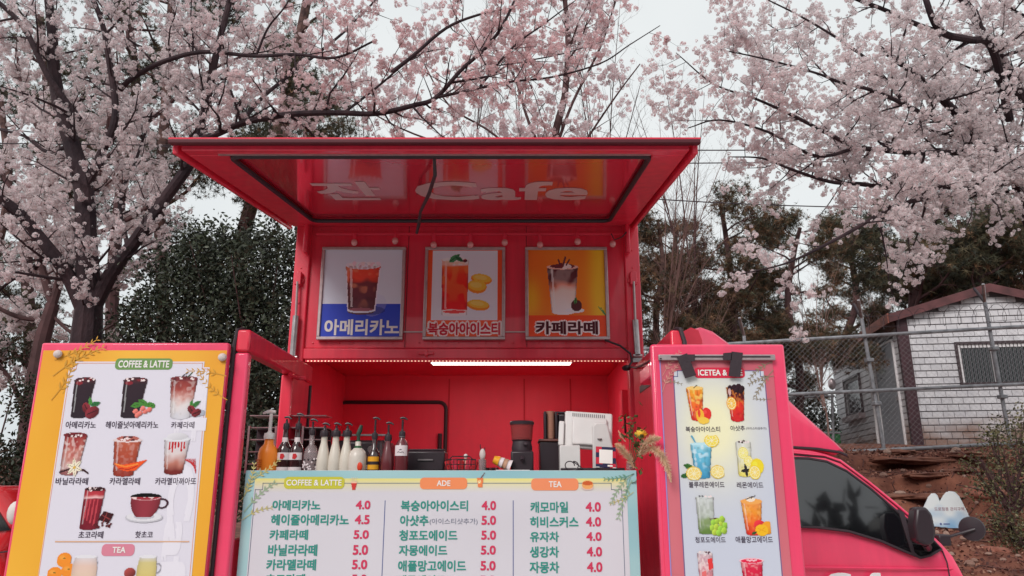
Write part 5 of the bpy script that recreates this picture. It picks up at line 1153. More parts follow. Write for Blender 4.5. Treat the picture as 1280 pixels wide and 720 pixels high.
# roof: two slopes with a fascia, ribbed sheets
rm = mat('roof_red_brown', (.10, .032, .034), .6, var=.35, vscale=4, bump=.1)
def XR(s, t, z): p = C+uB*s+uA*t; return (p.x, p.y, z)
ov = .22; sl_ = (ap-ZT)/(LB_/2)
for sgn in (0, 1):
    s0, s1 = (-ov, LB_/2) if sgn == 0 else (LB_+ov, LB_/2); z0, z1 = ZT-ov*sl_+.03, ap+.03
    b = MB(); vs = [XR(s0, -.16, z0), XR(s1, -.16, z1), XR(s1, LA+.2, z1), XR(s0, LA+.2, z0)]; b.add(vs+[(x, y, z+.05) for x, y, z in vs], [(0, 1, 2, 3), (4, 5, 6, 7), (0, 1, 5, 4), (1, 2, 6, 5), (2, 3, 7, 6), (3, 0, 4, 7)]); rs = obj('roof_slope', b, rm, shed)
    b = MB()
    for i in range(22): t = -.12+i*.25; b.tube([XR(s0, t, z0+.06), XR(s1, t, z1+.06)], .02, 4)
    tag(obj('roof_rib', b, rm, rs), kind='stuff')
    b = MB(); vs = [XR(s0, -.19, z0-.10), XR(s1, -.19, z1-.10), XR(s1, -.19, z1+.07), XR(s0, -.19, z0+.07)]; b.add(vs+[XR(s0, -.165, z0-.10), XR(s1, -.165, z1-.10), XR(s1, -.165, z1+.07), XR(s0, -.165, z0+.07)], [(0, 1, 2, 3), (4, 5, 6, 7), (0, 1, 5, 4), (1, 2, 6, 5), (2, 3, 7, 6), (3, 0, 4, 7)]); obj('gable_fascia', b, rm, shed)
b = MB(); vs = [XR(-ov-.02, -.16, ZT-.14), XR(-ov-.02, LA+.2, ZT-.14), XR(-ov-.02, LA+.2, ZT+.06), XR(-ov-.02, -.16, ZT+.06)]; b.add(vs+[XR(-ov+.01, -.16, ZT-.14), XR(-ov+.01, LA+.2, ZT-.14), XR(-ov+.01, LA+.2, ZT+.06), XR(-ov+.01, -.16, ZT+.06)], [(0, 1, 2, 3), (4, 5, 6, 7), (0, 1, 5, 4), (1, 2, 6, 5), (2, 3, 7, 6), (3, 0, 4, 7)]); obj('eave_fascia', b, mat('eave_rust', (.22, .07, .05), .6, var=.3), shed)
obj('corner_post', MB(XB).box(-.06, .15, -.02, .075, 2.1, ZT+.05), mat('dark_maroon', (.045, .014, .020), .6, var=.2), shed, bevel=.004)
obj('base_plinth', MB(XB).box(.25, LB_, -.03, .04, 1.95, 2.25), mat('plinth_red', (.28, .04, .04), .7, dirt=.6), shed)
d = obj('door', MB(XA).box(doorS[0], doorS[1], -.02, .03, 2.2, ddz), mat('door_grey', (.26, .27, .30), .5, dirt=.2), shed)
for q in ((doorS[0]-.03, doorS[0], 2.2, ddz), (doorS[1], doorS[1]+.03, 2.2, ddz), (doorS[0], doorS[1], ddz, ddz+.04)): obj('door_frame', MB(XA).box(q[0], q[1], -.02, .045, q[2], q[3]), M['whitepaint'], d)
obj('door_handle', MB(XA).box(doorS[0]+.06, doorS[0]+.10, .03, .06, 3.2, 3.3), M['steel'], d)
def shedwin(X, a, c_, z0, z1, n):
    w = obj('window', MB(X).box(a, c_, -.02, .0, z0, z1), M['glassdark'], shed); fr = .05
    for q in ((a-fr, a, z0-fr, z1+fr), (c_, c_+fr, z0-fr, z1+fr), (a, c_, z1, z1+fr), (a, c_, z0-fr, z0)): obj('window_frame', MB(X).box(q[0], q[1], -.02, .06, q[2], q[3]), mat('frame_dark', (.05, .03, .035), .5), w)
    for i in range(n+1):
        s = a+(c_-a)*i/n; ww = (.05 if i in (0, n) else .045); obj('sash', MB(X).box(max(a, s-ww), min(c_, s+ww), .001, .035, z0, z1), M['whitepaint'], w)
    obj('sash', MB(X).box(a+.06, c_-.06, .002, .03, z1-.07, z1), M['whitepaint'], w)
    b = MB(X)
    k = int((c_-a)/.07)
    for i in range(k): s = a+.05+(c_-a-.1)*i/(k-1); b.box(s-.006, s+.006, .036, .044, z0, z1)
    obj('window_bars', b, M['black'], w); return w
shedwin(XB, wB[0], wB[1], wBz[0], wBz[1], 2); w = shedwin(XA, wA[0], wA[1], wAz[0], wAz[1], 1)
obj('window_sill', MB(XA).box(wA[0]-.1, wA[1]+.1, .0, .16, wAz[0]-.18, wAz[0]-.06), M['alu'], w)
obj('wall_lamp', MB(XA).ellipsoid((LA-.2, .12, 4.15), (.10, .10, .16), 10, 8), M['alu'], shed)
obj('downpipe', MB(XA).tube([(2.0, .06, 2.3), (2.0, .06, 4.2)], .03, 8), M['whitepaint'], shed)
t = thing('clutter_pot', 'small pale jug standing at the foot of the shed wall', 'jug', (C+uB*1.15-Vector((0, .25, .02)))); b = MB(); b.lathe([(.07, 0), (.09, .05), (.08, .15), (.03, .2), (.03, .26)], 14); obj('jug_body', b, M['alu'], t, local=True); obj('jug_handle', MB().tube([(.08, 0, .08), (.13, 0, .14), (.04, 0, .2)], .012, 6), M['alu'], t, local=True)
t = thing('storage_bin', 'green bin standing beyond the fence beside the shed', 'bin', (at(1036, 556, 17).x, 17, zg(7.2, 17)-.1)); w_ = .16; h_ = at(1036, 540, 17).z-t.location.z
obj('bin_body', MB().box(-w_, w_, -.3, .3, 0, h_-.05), mat('bin_green', (.03, .20, .06), .5), t, bevel=.03, local=True); obj('bin_lid', MB().box(-w_-.03, w_+.03, -.33, .33, h_-.05, h_), mat('bin_green_dark', (.02, .12, .05), .5), t, bevel=.02, local=True)

# ------------------------------------------------------------------ chain-link fences
FYY = 12.0; fence = thing('chain_link_fence', 'grey pipe and chain link fence with barbed coil on top of the bank', 'fence', (6, FYY, 2.05))
def rail(pa, pb, r, par, Y=FYY, ext=1.15, name='rail'):
    a = at(*pa, Y); c_ = at(*pb, Y); d = c_-a; c2 = a+d*ext; a2 = a-d*.6; obj(name, MB().tube([a2, a, c_, c2], r, 8), M['galv'], par); return a, c_
topa, topb = rail((910, 430), (1280, 408), .030, fence); rail((985, 493), (1280, 480), .028, fence)
bota, botb = rail((1060, 565), (1250, 555), .030, fence, ext=1.6)
posts = [((1077, 398), (1105, 562)), ((1231, 378), (1264, 560)), ((930, 420), (940, 575)), ((800, 430), (800, 585))]
for k, (pa, pb) in enumerate(posts):
    a = at(*pa, FYY+.05); c_ = at(*pb, FYY+.05); po = obj('post', MB().tube([(c_.x, c_.y, c_.z-.3), c_, a], .030, 10), M['galv'], fence)
    e = a+Vector((-.12, -.22, .26)); obj('barb_arm', MB().tube([a, e], .024, 8), M['steel'], po); obj('barb_arm', MB().tube([a, a+Vector((.0, .22, .3))], .024, 8), M['black'], po)
    for z_ in (.33, .66): q = a.lerp(c_, z_); obj('clamp', MB().box(q.x-.055, q.x+.055, q.y-.075, q.y+.05, q.z-.03, q.z+.03), M['galv'], po, bevel=.008)
b = MB(); x0, x1 = 1.2, 9.4; zlo = lambda x: bota.z+(botb.z-bota.z)*(x-bota.x)/(botb.x-bota.x); zhi = lambda x: topa.z+(topb.z-topa.z)*(x-topa.x)/(topb.x-topa.x)
H = 2.0; s = .092; k = x0-H
while k < x1:
    for sg_ in (1, -1):
        P = []
        for t_ in (0, 1):
            x = k+H*t_ if sg_ == 1 else k+H*(1-t_); P.append((x, t_))
        # clip to x range
        (xa, ta), (xb, tb) = P
        if min(xa, xb) < x0 or max(xa, xb) > x1:
            f2 = lambda X: (X-xa)/(xb-xa)
            lo, hi = sorted((f2(x0), f2(x1))); lo = max(0, lo); hi = min(1, hi)
            if hi <= lo: continue
            xa, xb, ta, tb = xa+(xb-xa)*lo, xa+(xb-xa)*hi, lo, hi
        ya = FYY-.03 if sg_ == 1 else FYY-.036
        b.tube([(xa, ya, zlo(xa)+(zhi(xa)-zlo(xa))*ta), (xb, ya, zlo(xb)+(zhi(xb)-zlo(xb))*tb)], .0013, 3, False)
    k += s
tag(obj('chain_link_mesh', b, M['wire'], fence), kind='stuff')
b = MB(); P = []; x = 6.1-.4; i = 0
while x < 9.6:
    a = i*2*math.pi/9; P.append((x, FYY-.05+.13*math.cos(a), zhi(x)+.24+.14*math.sin(a)+.02*math.sin(i*.7))); x += .028; i += 1
b.tube(P, .0042, 3, False)
for q in (.12, .3): b.tube([(5.8, FYY-.12, zhi(5.8)+q), (7.6, FYY-.12, zhi(7.6)+q-.03), (9.6, FYY-.12, zhi(9.6)+q)], .0035, 3)
obj('barbed_coil', b, M['black'], fence)
bf = thing('pipe_fence', 'low far pipe fence with mesh between the truck and the shed', 'fence', (6, 16, 2.3))
for pa, pb in (((960, 498), (1043, 495)), ((960, 543), (1050, 541))): a, c_ = at(*pa, 16), at(*pb, 16); obj('rail', MB().tube([a, c_], .025, 8), M['galv'], bf)
for px in (990, 1040): a, c_ = at(px, 490, 16), at(px+2, 560, 16); obj('post', MB().tube([a, c_], .03, 8), M['galv'], bf)

# ------------------------------------------------------------------ parked red car at far left
car = thing('parked_car', 'red hatchback parked at the left edge behind the orange menu', 'car', (-6.2, 6.6, 0))
redc = mat('car_red', (.62, .012, .02), .25, coat=.9, dirt=.05)
def cc(px, py, Y=5.9): p = at(px, py, Y); return (p.x, p.z)
R0 = [cc(-6, 608), cc(4, 618), cc(14, 632), cc(26, 651), cc(30, 658)]
P = [(-8.3, .35), (-8.35, .95), (-7.6, 1.05), (-6.9, 1.46), (-5.6, 1.52), (-4.6, 1.50)]+R0+[(-3.80, 1.02), (-3.74, .8), (-3.74, .35)]
cx = sum(p[0] for p in P)/len(P); mb, vs, fs, n = shell(P, [(5.88, .08), (5.92, .03), (6.05, 0), (6.7, -.02), (7.35, 0), (7.48, .03), (7.52, .08)], -6.1, .95); mb.add(vs, fs); mb.f.append(tuple(range(n))); mb.f.append(tuple(range(6*n, 7*n))); obj('car_body', mb, redc, car, ang=45)
W_ = [(-7.3, 1.06), (-6.75, 1.38), (-5.6, 1.44), (-4.75, 1.42)]+[(x-.05, z-.06) for x, z in R0[0:4]]+[(R0[4][0]-.06, 1.18), (-4.6, 1.10)]
sw_ = obj('side_window', MB().prism(W_, 5.865, 5.885), M['glassdark'], car, smooth=False)
obj('window_pillar', MB().prism([(-5.9, 1.08), (-5.82, 1.08), (-5.84, 1.44), (-5.92, 1.44)], 5.855, 5.868), M['black'], sw_)
for x in (-7.3, -4.6):
    b = MB(Matrix.Translation((x, 5.98, .31)) @ Matrix.Rotation(R(90), 4, 'X')); b.lathe([(.2, -.1), (.29, -.1), (.31, -.07), (.31, .07), (.29, .1), (.2, .1)], 24); w = obj('wheel', b, M['black'], car)
    b = MB(Matrix.Translation((x, 5.98, .31)) @ Matrix.Rotation(R(90), 4, 'X')); b.lathe([(.05, .1), (.17, .08), (.2, .1), (.2, -.09), (.05, -.09)], 20); obj('rim', b, M['steel'], w)
obj('door_seam', MB().tube([cc(-30, 696, 5.87)+() and (cc(-30, 694, 5.87)[0], 5.872, cc(-30, 694, 5.87)[1]), (cc(22, 688, 5.87)[0], 5.872, cc(22, 688, 5.87)[1])], .006, 5), M['black'], car)
c = at(19, 641, 5.8); b = MB(); b.ellipsoid((c.x, 5.80, c.z), (.055, .05, .085), 12, 8); obj('wing_mirror', b, flat('mirror_cream', (214, 204, 200)), car)

# ------------------------------------------------------------------ overhead wires
for k, (pa, pm, pb, Y, lab) in enumerate((((600, 186), (1000, 191), (1330, 182), 11, 'uppermost of three thin overhead wires right of the hatch'), ((600, 205), (1000, 205), (1330, 196), 11.4, 'middle of three thin overhead wires right of the hatch'), ((700, 238), (900, 262), (1330, 262), 11.8, 'lowest of three thin overhead wires right of the hatch'))):
    a, m_, c_ = at(*pa, Y), at(*pm, Y), at(*pb, Y); P = [a*(1-t)**2+m_*2*t*(1-t)+c_*t*t for t in np.linspace(0, 1, 14)]; P = [a+(a-P[1])*30]+P+[c_+(c_-P[-2])*30]
    o = obj('overhead_wire', MB().tube(P, .010, 5), M['black'], None); tag(o, lab, 'wire', 'overhead wires')

# ------------------------------------------------------------------ trees
bark = mat('cherry_bark', (.042, .021, .025), .9, col2=(.018, .009, .013), vscale=7, bump=.8, bscale=25, stretch=(1, 1, .5))
barkg = mat('pine_bark', (.14, .072, .062), .9, col2=(.045, .022, .022), vscale=9, bump=.8, bscale=22)
barkl = mat('pale_twig_bark', (.22, .125, .105), .85, var=.3)
bark2 = mat('twig_bark', (.075, .035, .036), .9, var=.3)
petalm = mat('cherry_petal', (.7, .5, .5), .7, attr='Col', translucent=.55, spec=.2)
leafm = mat('evergreen_leaf', (.05, .07, .03), .45, attr='Col', translucent=.12, spec=.35)
needlem = mat('pine_needle', (.05, .06, .03), .7, attr='Col', translucent=.1, spec=.2)

def curve(pts, n):
    """Catmull-Rom through points"""
    P = [Vector(p) for p in pts]; P = [P[0]*2-P[1]]+P+[P[-1]*2-P[-2]]; O = []
    for i in range(1, len(P)-2):
        for k in range(n):
            t = k/n; a, b, c, d = P[i-1], P[i], P[i+1], P[i+2]
            O.append(.5*((2*b)+(c-a)*t+(2*a-5*b+4*c-d)*t*t+(3*b-3*c+d-a)*t**3))
    O.append(P[-2]); return O
def grow(mb, line, rad, levels, tips, g, up=.25, flat_=1.0):
    """side branches along a line; levels = [(per metre, length, spread, sides, radius factor)]"""
    if not levels: return
    den, Lr, spread, sides, rf = levels[0]
    for i in range(len(line)-1):
        a, b = line[i], line[i+1]; seg = (b-a).length; t = (b-a).normalized(); k = den*seg; k = int(k)+(g.random() < k-int(k))
        frac = i/len(line)
        for _ in range(k):
            s = g.random(); p = a.lerp(b, s); q = Vector((g.gauss(0, 1), g.gauss(0, 1), g.gauss(0, 1)*flat_)); q = q-t*q.dot(t)
            if q.length < .01: continue
            q.normalize(); d = (t*(1-spread)+q*spread+Vector((0, 0, up))).normalized(); L_ = Lr*(.45+.8*g.random())*(1.15-.5*frac)
            r0 = max(.0016, min(rad[min(i, len(rad)-1)]*rf, L_*.022)); P = [p]; n = 4
            for j in range(n): d = (d+Vector((g.gauss(0, .16), g.gauss(0, .16), g.gauss(0, .12)+up*.12))).normalized(); P.append(P[-1]+d*L_/n)
            rr = [r0*(1-.75*j/n) for j in range(n+1)]; mb.tube(P, rr, sides, False)
            if len(levels) == 1 or L_ < .12: tips.extend(P[1:])
            else:
                tips.append(P[-1]); grow(mb, P, rr, levels[1:], tips, g, up, flat_)
# blossom pompon: flowers of five petals on a small sphere
def pompon():
    V = []; F = []; K = []; g = np.random.default_rng(1); n = 7
    for i in range(n):
        z = 1-2*(i+.5)/n; a = i*2.4+g.normal()*.4; r = math.sqrt(1-z*z); nrm = np.array([r*math.cos(a), r*math.sin(a), z]); c = nrm*g.uniform(.020, .040)
        t = np.cross(nrm, [0.3, .5, .8]); t /= np.linalg.norm(t); b = np.cross(nrm, t); o = g.random()*6
        for k in range(5):
            th = o+k*1.2566; d = t*math.cos(th)+b*math.sin(th); e = -t*math.sin(th)+b*math.cos(th); m = len(V)
            V += [c, c+d*.021+e*.0115+nrm*.004, c+d*.021-e*.0115+nrm*.004]; F.append((m, m+1, m+2)); K += [(.82, .58, .60), (1, 1, 1), (1, 1, 1)]
    return np.array(V), np.array(F), np.array(K)
PV, PF, PK = pompon()
def blossoms(parent, tips, g, n, spread, colf, smin=.75, smax=1.25, name='blossom'):
    T_ = np.array([tuple(t) for t in tips]); idx = g.integers(0, len(T_), n); P = T_[idx]+g.normal(size=(n, 3))*spread
    o = scatter(name, PV, PF, P, g, g.uniform(smin, smax, n), colf(P, g), petalm, parent, tcol=PK); tag(o, kind='stuff'); return o
def limbs(defs, Y, n=5):
    out_ = []
    for pts, w0, w1 in defs:
        P = [at(q[0], q[1], Y+(q[2] if len(q) > 2 else 0)) for q in pts]; C_ = curve(P, n); w0 = w0*(.80 if w0 < 30 else .95); w1 *= .8; m = len(C_)
        out_.append((C_, [(w0+(w1-w0)*i/(m-1))*(Y/FPX)/2 for i in range(m)]))
    return out_
def tree_parts(t, defs, Y, levels, g, m=bark, up=.25, flat_=.8, sides=9, skip=1):
    tips = []; L_ = limbs(defs, Y); b = MB()
    for k, (C_, rr) in enumerate(L_):
        bb = MB(); bb.tube(C_, rr, sides); obj('trunk' if k < skip else 'limb', bb, m, t)
        if k >= skip: grow(b, C_, rr, levels, tips, g, up, flat_); tips.append(C_[-1])
    tag(obj('twigs', b, m, t), kind='stuff'); return tips

# left cherry tree
g = random.Random(11); YA = 8.4
ta = thing('cherry_tree', 'blossoming cherry tree with thick forked trunk rising behind the orange menu', 'tree', at(105, 640, YA))
ta.location.z = 0
defs = [([(104, 760), (104, 600), (106, 470), (110, 400), (114, 368)], 56, 36),
 ([(110, 400), (85, 345, -.1), (52, 300, -.2), (20, 262, -.3), (-20, 235, -.4)], 26, 12),
 ([(112, 385), (108, 310), (105, 240), (90, 180), (76, 137), (67, 83), (65, 36), (58, -20)], 32, 13),
 ([(114, 390), (140, 340), (170, 300), (205, 250), (240, 200), (249, 165), (260, 119), (271, 65), (290, -10)], 25, 10),
 ([(108, 235), (125, 195), (141, 160), (144, 126), (134, 60), (128, 30), (112, -15)], 15, 8),
 ([(150, 112, .1), (165, 98), (202, 78, -.3), (253, 65, -.5), (318, 70, -.8), (370, 68, -1.0), (420, 72, -1.2), (470, 50, -1.3)], 10, 3),
 ([(250, 175), (270, 168, -.2), (307, 153, -.3), (361, 143, -.5), (420, 141, -.6), (470, 142, -.7), (516, 132, -.8), (545, 122, -.8), (576, 88, -.9), (607, 60, -.9), (628, 32, -1), (648, -10, -1)], 12, 4),
 ([(545, 122, -.8), (600, 110, -.9), (640, 102, -1), (692, 96, -1), (751, 79, -1.1), (787, 56, -1.2), (825, 32, -1.2)], 5, 1.2),
 ([(560, 104, -.8), (611, 95, -.7), (640, 80, -.6), (700, 68, -.6), (760, 50, -.5)], 4, 1.2),
 ([(490, 90, -.6), (516, 70, -.6), (558, 35, -.6), (600, 18, -.6), (640, 10, -.6)], 7, 3),
 ([(100, 150), (60, 95, -.2), (30, 35, -.3), (-10, -5, -.4)], 11, 8),
 ([(198, 86), (175, 60, -.1), (150, 40, -.2), (125, 5, -.3), (110, -20, -.3)], 4, 2.5),
 ([(238, 66), (232, 35, .2), (215, 0, .3), (210, -20, .3)], 4, 2.5),
 ([(320, 70, -.8), (335, 35, -.9), (355, 10, -1), (370, -15, -1)], 4, 2),
 ([(300, 155, -.2), (330, 120, .2), (380, 80, .5), (430, 40, .8), (470, 0, 1)], 8, 4),
 ([(90, 180), (60, 190, .3), (30, 170, .5), (-10, 160, .7)], 8, 4),
 ([(60, 310), (40, 340, .3), (15, 350, .5), (-20, 380, .6)], 8, 4),
 ([(160, 310), (150, 250, .6), (170, 200, 1.0), (190, 140, 1.2)], 8, 4), ([(430, 141, -.6), (470, 110, -.2), (520, 70, .2), (560, 60, .5)], 5, 2), ([(600, 108, -.9), (640, 60, -1.2), (680, 30, -1.4), (720, 0, -1.5)], 4, 1.5)]
tips = tree_parts(ta, defs, YA, [(4.4, .85, .7, 5, .5), (8.5, .34, .7, 3, .55)], g, bark, skip=1)
ng = np.random.default_rng(5)
def colA(P, r):
    n = len(P); f = np.clip((P[:, 0]+4.2)/3.0, 0, 1)*np.clip((P[:, 2]-3.4)/1.2, 0, 1); f = np.clip(f+r.normal(size=n)*.16, 0, 1)[:, None]
    a = np.array([.93, .895, .90]); b = np.array([.95, .77, .775]); v = r.uniform(.72, 1.03, n)[:, None]; return (a*(1-f)+b*f)*v
g = random.Random(77); tips = [p for p in tips if p.z > 2.2 and (p.x < -1.2 or g.random() < .62)]
blossoms(ta, tips, ng, 10600, .024, colA, .42, .84)

# right cherry tree
YB = 8.2; tb = thing('cherry_tree', 'blossoming cherry tree reaching in from the right edge of the picture', 'tree', (at(1330, 500, YB+.8).x, YB+.8, 0)); 
bx = [(1340, 700, .8), (1335, 480, .8), (1315, 330, .8), (1290, 265, .7), (1270, 210, .6)]
defs = [(bx, 60, 30),
 ([(1290, 265, .7), (1262, 215, .3), (1228, 177, 0), (1195, 141, -.2), (1165, 112, -.4), (1140, 90, -.6), (1100, 60, -.7)], 20, 8),
 ([(1320, 190, .6), (1280, 125, .4), (1262, 88, .3), (1235, 50, .2), (1206, 5, .1), (1190, -20, 0)], 20, 9),
 ([(1262, 150, .5), (1240, 60, -.2), (1213, 50, -.4), (1185, 44, -.5), (1170, 32, -.6), (1160, 8, -.7), (1152, -20, -.7)], 14, 9),
 ([(1185, 44, -.5), (1150, 32, -.6), (1130, 23, -.7), (1100, 10, -.8), (1073, 0, -.9), (1040, -15, -1)], 9, 5),
 ([(1210, 160, 0), (1166, 148, -.4), (1130, 130, -.7), (1087, 112, -1), (1050, 103, -1.1), (1022, 92, -1.3), (957, 74, -1.6), (900, 62, -1.8)], 9, 1.5),
 ([(1240, 200, .2), (1203, 191, -.1), (1145, 191, -.4), (1073, 184, -.8), (1037, 168, -1), (990, 144, -1.2), (943, 123, -1.4), (892, 105, -1.6), (845, 66, -1.8)], 11, 1.2),
 ([(1285, 225, .5), (1217, 232, .1), (1127, 236, -.3), (1075, 230, -.6), (1037, 227, -.8), (990, 212, -1), (953, 198, -1.1), (910, 196, -1.2)], 11, 1.5),
 ([(1290, 215, .5), (1224, 236, -.3), (1170, 246, -.8), (1119, 258, -1.1), (1062, 290, -1.3), (1020, 312, -1.4), (980, 330, -1.5), (925, 343, -1.6)], 10, 1.5),
 ([(1280, 205, .7), (1250, 190, 1), (1215, 150, 1.2), (1180, 120, 1.3), (1150, 60, 1.4)], 8, 4),
 ([(1250, 185, .9), (1190, 170, 1), (1120, 150, 1.1), (1060, 120, 1.1), (1000, 60, 1.2), (960, 30, 1.2)], 7, 2),
 ([(1130, 128, -.7), (1090, 80, -.8), (1050, 50, -.9), (1000, 20, -1), (960, 0, -1.1)], 6, 2),
 ([(1073, 184, -.8), (1020, 195, -1), (960, 165, -1.2), (900, 150, -1.4), (860, 160, -1.6)], 6, 1.5),
 ([(1290, 60, .5), (1255, 70, .3), (1232, 90, .1), (1200, 80, 0)], 8, 3), ([(1330, 40, .4), (1270, 15, .1), (1240, -10, 0)], 8, 4),
 ([(1150, 240, -.9), (1130, 270, -1), (1090, 275, -1.1), (1060, 290, -1.1)], 4, 1.5), ([(1200, 240, -.6), (1215, 262, -.8), (1205, 290, -.9)], 3, 1.2)]
tips = tree_parts(tb, defs, YB, [(5, .80, .7, 5, .5), (9, .32, .7, 3, .55)], random.Random(21), bark, up=.10)
def colB(P, r):
    n = len(P); f = np.clip(r.normal(size=n)*.25+.3+.3*np.sin(P[:, 0]*3)*np.sin(P[:, 2]*4), 0, 1)[:, None]; a = np.array([.95, .93, .93]); b = np.array([.95, .885, .885]); return (a*(1-f)+b*f)*r.uniform(.78, 1.03, n)[:, None]
blossoms(tb, tips, ng, 17000, .027, colB, .38, .74)

# paler cherry tree farther back on the left
YC = 12.0; tc_ = thing('cherry_tree', 'paler cherry tree standing behind the forked trunk at far left', 'tree', (at(20, 560, YC).x, YC, .3))
defs = [([(28, 690), (34, 560), (50, 440), (66, 380)], 30, 20), ([(66, 380), (40, 300), (10, 230), (-20, 180)], 14, 7), ([(66, 380), (90, 300), (120, 230), (135, 160), (150, 80)], 14, 6),
 ([(60, 400), (20, 395), (-30, 370)], 10, 5), ([(90, 300), (150, 280), (210, 240), (250, 200)], 9, 4), ([(60, 390), (100, 420), (150, 400), (170, 370)], 6, 3), ([(50, 340), (20, 330), (0, 300)], 7, 3), ([(120, 230), (60, 180), (30, 120), (20, 60)], 9, 4), ([(130, 200), (200, 140), (260, 90), (330, 60)], 8, 4), ([(34, 520), (10, 470), (-20, 440)], 8, 5)]
tips = tree_parts(tc_, defs, YC, [(2.6, 1.1, .7, 4, .5), (3.5, .45, .7, 3, .6)], random.Random(31), bark2)
tips = [p for p in tips if p.z > 2.0]
blossoms(tc_, tips, ng, 4200, .06, lambda P, r: np.array([.93, .89, .89])*r.uniform(.75, 1.03, len(P))[:, None], .8, 1.3)
# thin blossom behind the hatch
YD = 11.5; td = thing('cherry_tree', 'thin cherry tree with sparse blossom rising behind the middle of the hatch', 'tree', (at(690, 640, YD).x, YD, 1))
defs = [([(686, 680), (688, 400), (690, 200), (706, 120)], 18, 12), ([(706, 120), (710, 60), (706, 0), (700, -20)], 12, 7), ([(690, 200), (715, 130), (750, 60), (770, 0)], 6, 3), ([(690, 220), (660, 150), (640, 90), (600, 40)], 6, 3), ([(690, 250), (730, 180), (770, 120), (800, 80)], 5, 2), ([(688, 240), (620, 170), (560, 130), (520, 60)], 5, 2), ([(688, 260), (600, 200), (500, 160), (430, 120)], 5, 2)]
tips = tree_parts(td, defs, YD, [(2.6, 1.1, .6, 4, .5), (3.5, .45, .7, 3, .6)], random.Random(33), bark2)
blossoms(td, [p for p in tips if p.z > 3.5], ng, 1300, .08, lambda P, r: np.array([.93, .84, .85])*r.uniform(.78, 1.03, len(P))[:, None], .9, 1.5)

# bare trees
def bare(px, py, Y, Ht, spread, seed, label, m=bark2, n=7, dens=3.2, lean=0):
    p = at(px, py, Y); z0 = zg(p.x, Y)-.2; t = thing('bare_tree', label, 'tree', (p.x, Y, z0), None); g = random.Random(seed); top = at(px, py, Y).z; tips = []; b = MB()
    base = Vector((p.x, Y, z0)); fork = Vector((p.x+lean*.3, Y, z0+(top-z0)*.35)); L0 = curve([base, base.lerp(fork, .5)+Vector((.05, 0, 0)), fork], 4); r0 = .030*Ht/4; bb = MB(); bb.tube(L0, [r0*(1-.3*i/(len(L0)-1)) for i in range(len(L0))], 8); obj('trunk', bb, m, t)
    for i in range(n):
        a = g.uniform(0, 6.28); s = g.uniform(.25, 1)*spread; e = Vector((p.x+math.cos(a)*s+lean, Y+math.sin(a)*s*.7, top+g.uniform(-.25, .15)*(top-z0))); st = base.lerp(fork, g.uniform(.6, 1)); mid = st.lerp(e, .5)+Vector((math.cos(a)*-.15*s, 0, .2)); C_ = curve([st, mid, e], 6); rr = [r0*.55*(1-.85*j/(len(C_)-1)) for j in range(len(C_))]
        bb = MB(); bb.tube(C_, rr, 6, False); obj('limb', bb, m, t); grow(b, C_, rr, [(dens, 1.0, .55, 4, .5), (dens*1.3, .5, .55, 3, .6), (3.5, .25, .6, 3, .6)], tips, g, .35)
    tag(obj('twigs', b, m, t), kind='stuff'); return tips
bare(590, 30, 13, 5, 1.3, 41, 'bare fine-twigged tree behind the left half of the hatch'); bare(745, 30, 13, 5, 1.5, 42, 'bare upright tree behind the right half of the hatch'); bare(655, 60, 14.5, 5, 1.6, 43, 'bare tree farther back behind the hatch centre'); bare(480, 80, 14, 5, 1.6, 48, 'bare tree behind the hatch, left of centre')
bare(850, 130, 13.5, 5, 1.7, 44, 'bare tree at the right end of the hatch', bark2, 6, 2.2); bare(1090, 300, 24, 3, 1.6, 45, 'pale twiggy bare tree left of the shed roof', barkl, 9); bare(1010, 330, 14.5, 3, 1.2, 46, 'pale twiggy bare tree above the truck cab', barkl, 7); bare(870, 350, 13.5, 3, .9, 47, 'low pale bare tree above the right door', barkl, 9)
bare(1190, 330, 21, 3.5, 2.2, 49, 'reddish bare tree over the shed roof', mat('red_twig', (.17, .06, .055), .9), 10); bare(1290, 320, 20, 3.5, 2.0, 50, 'reddish bare tree at the right edge over the shed', mat('red_twig2', (.20, .07, .06), .9), 10)

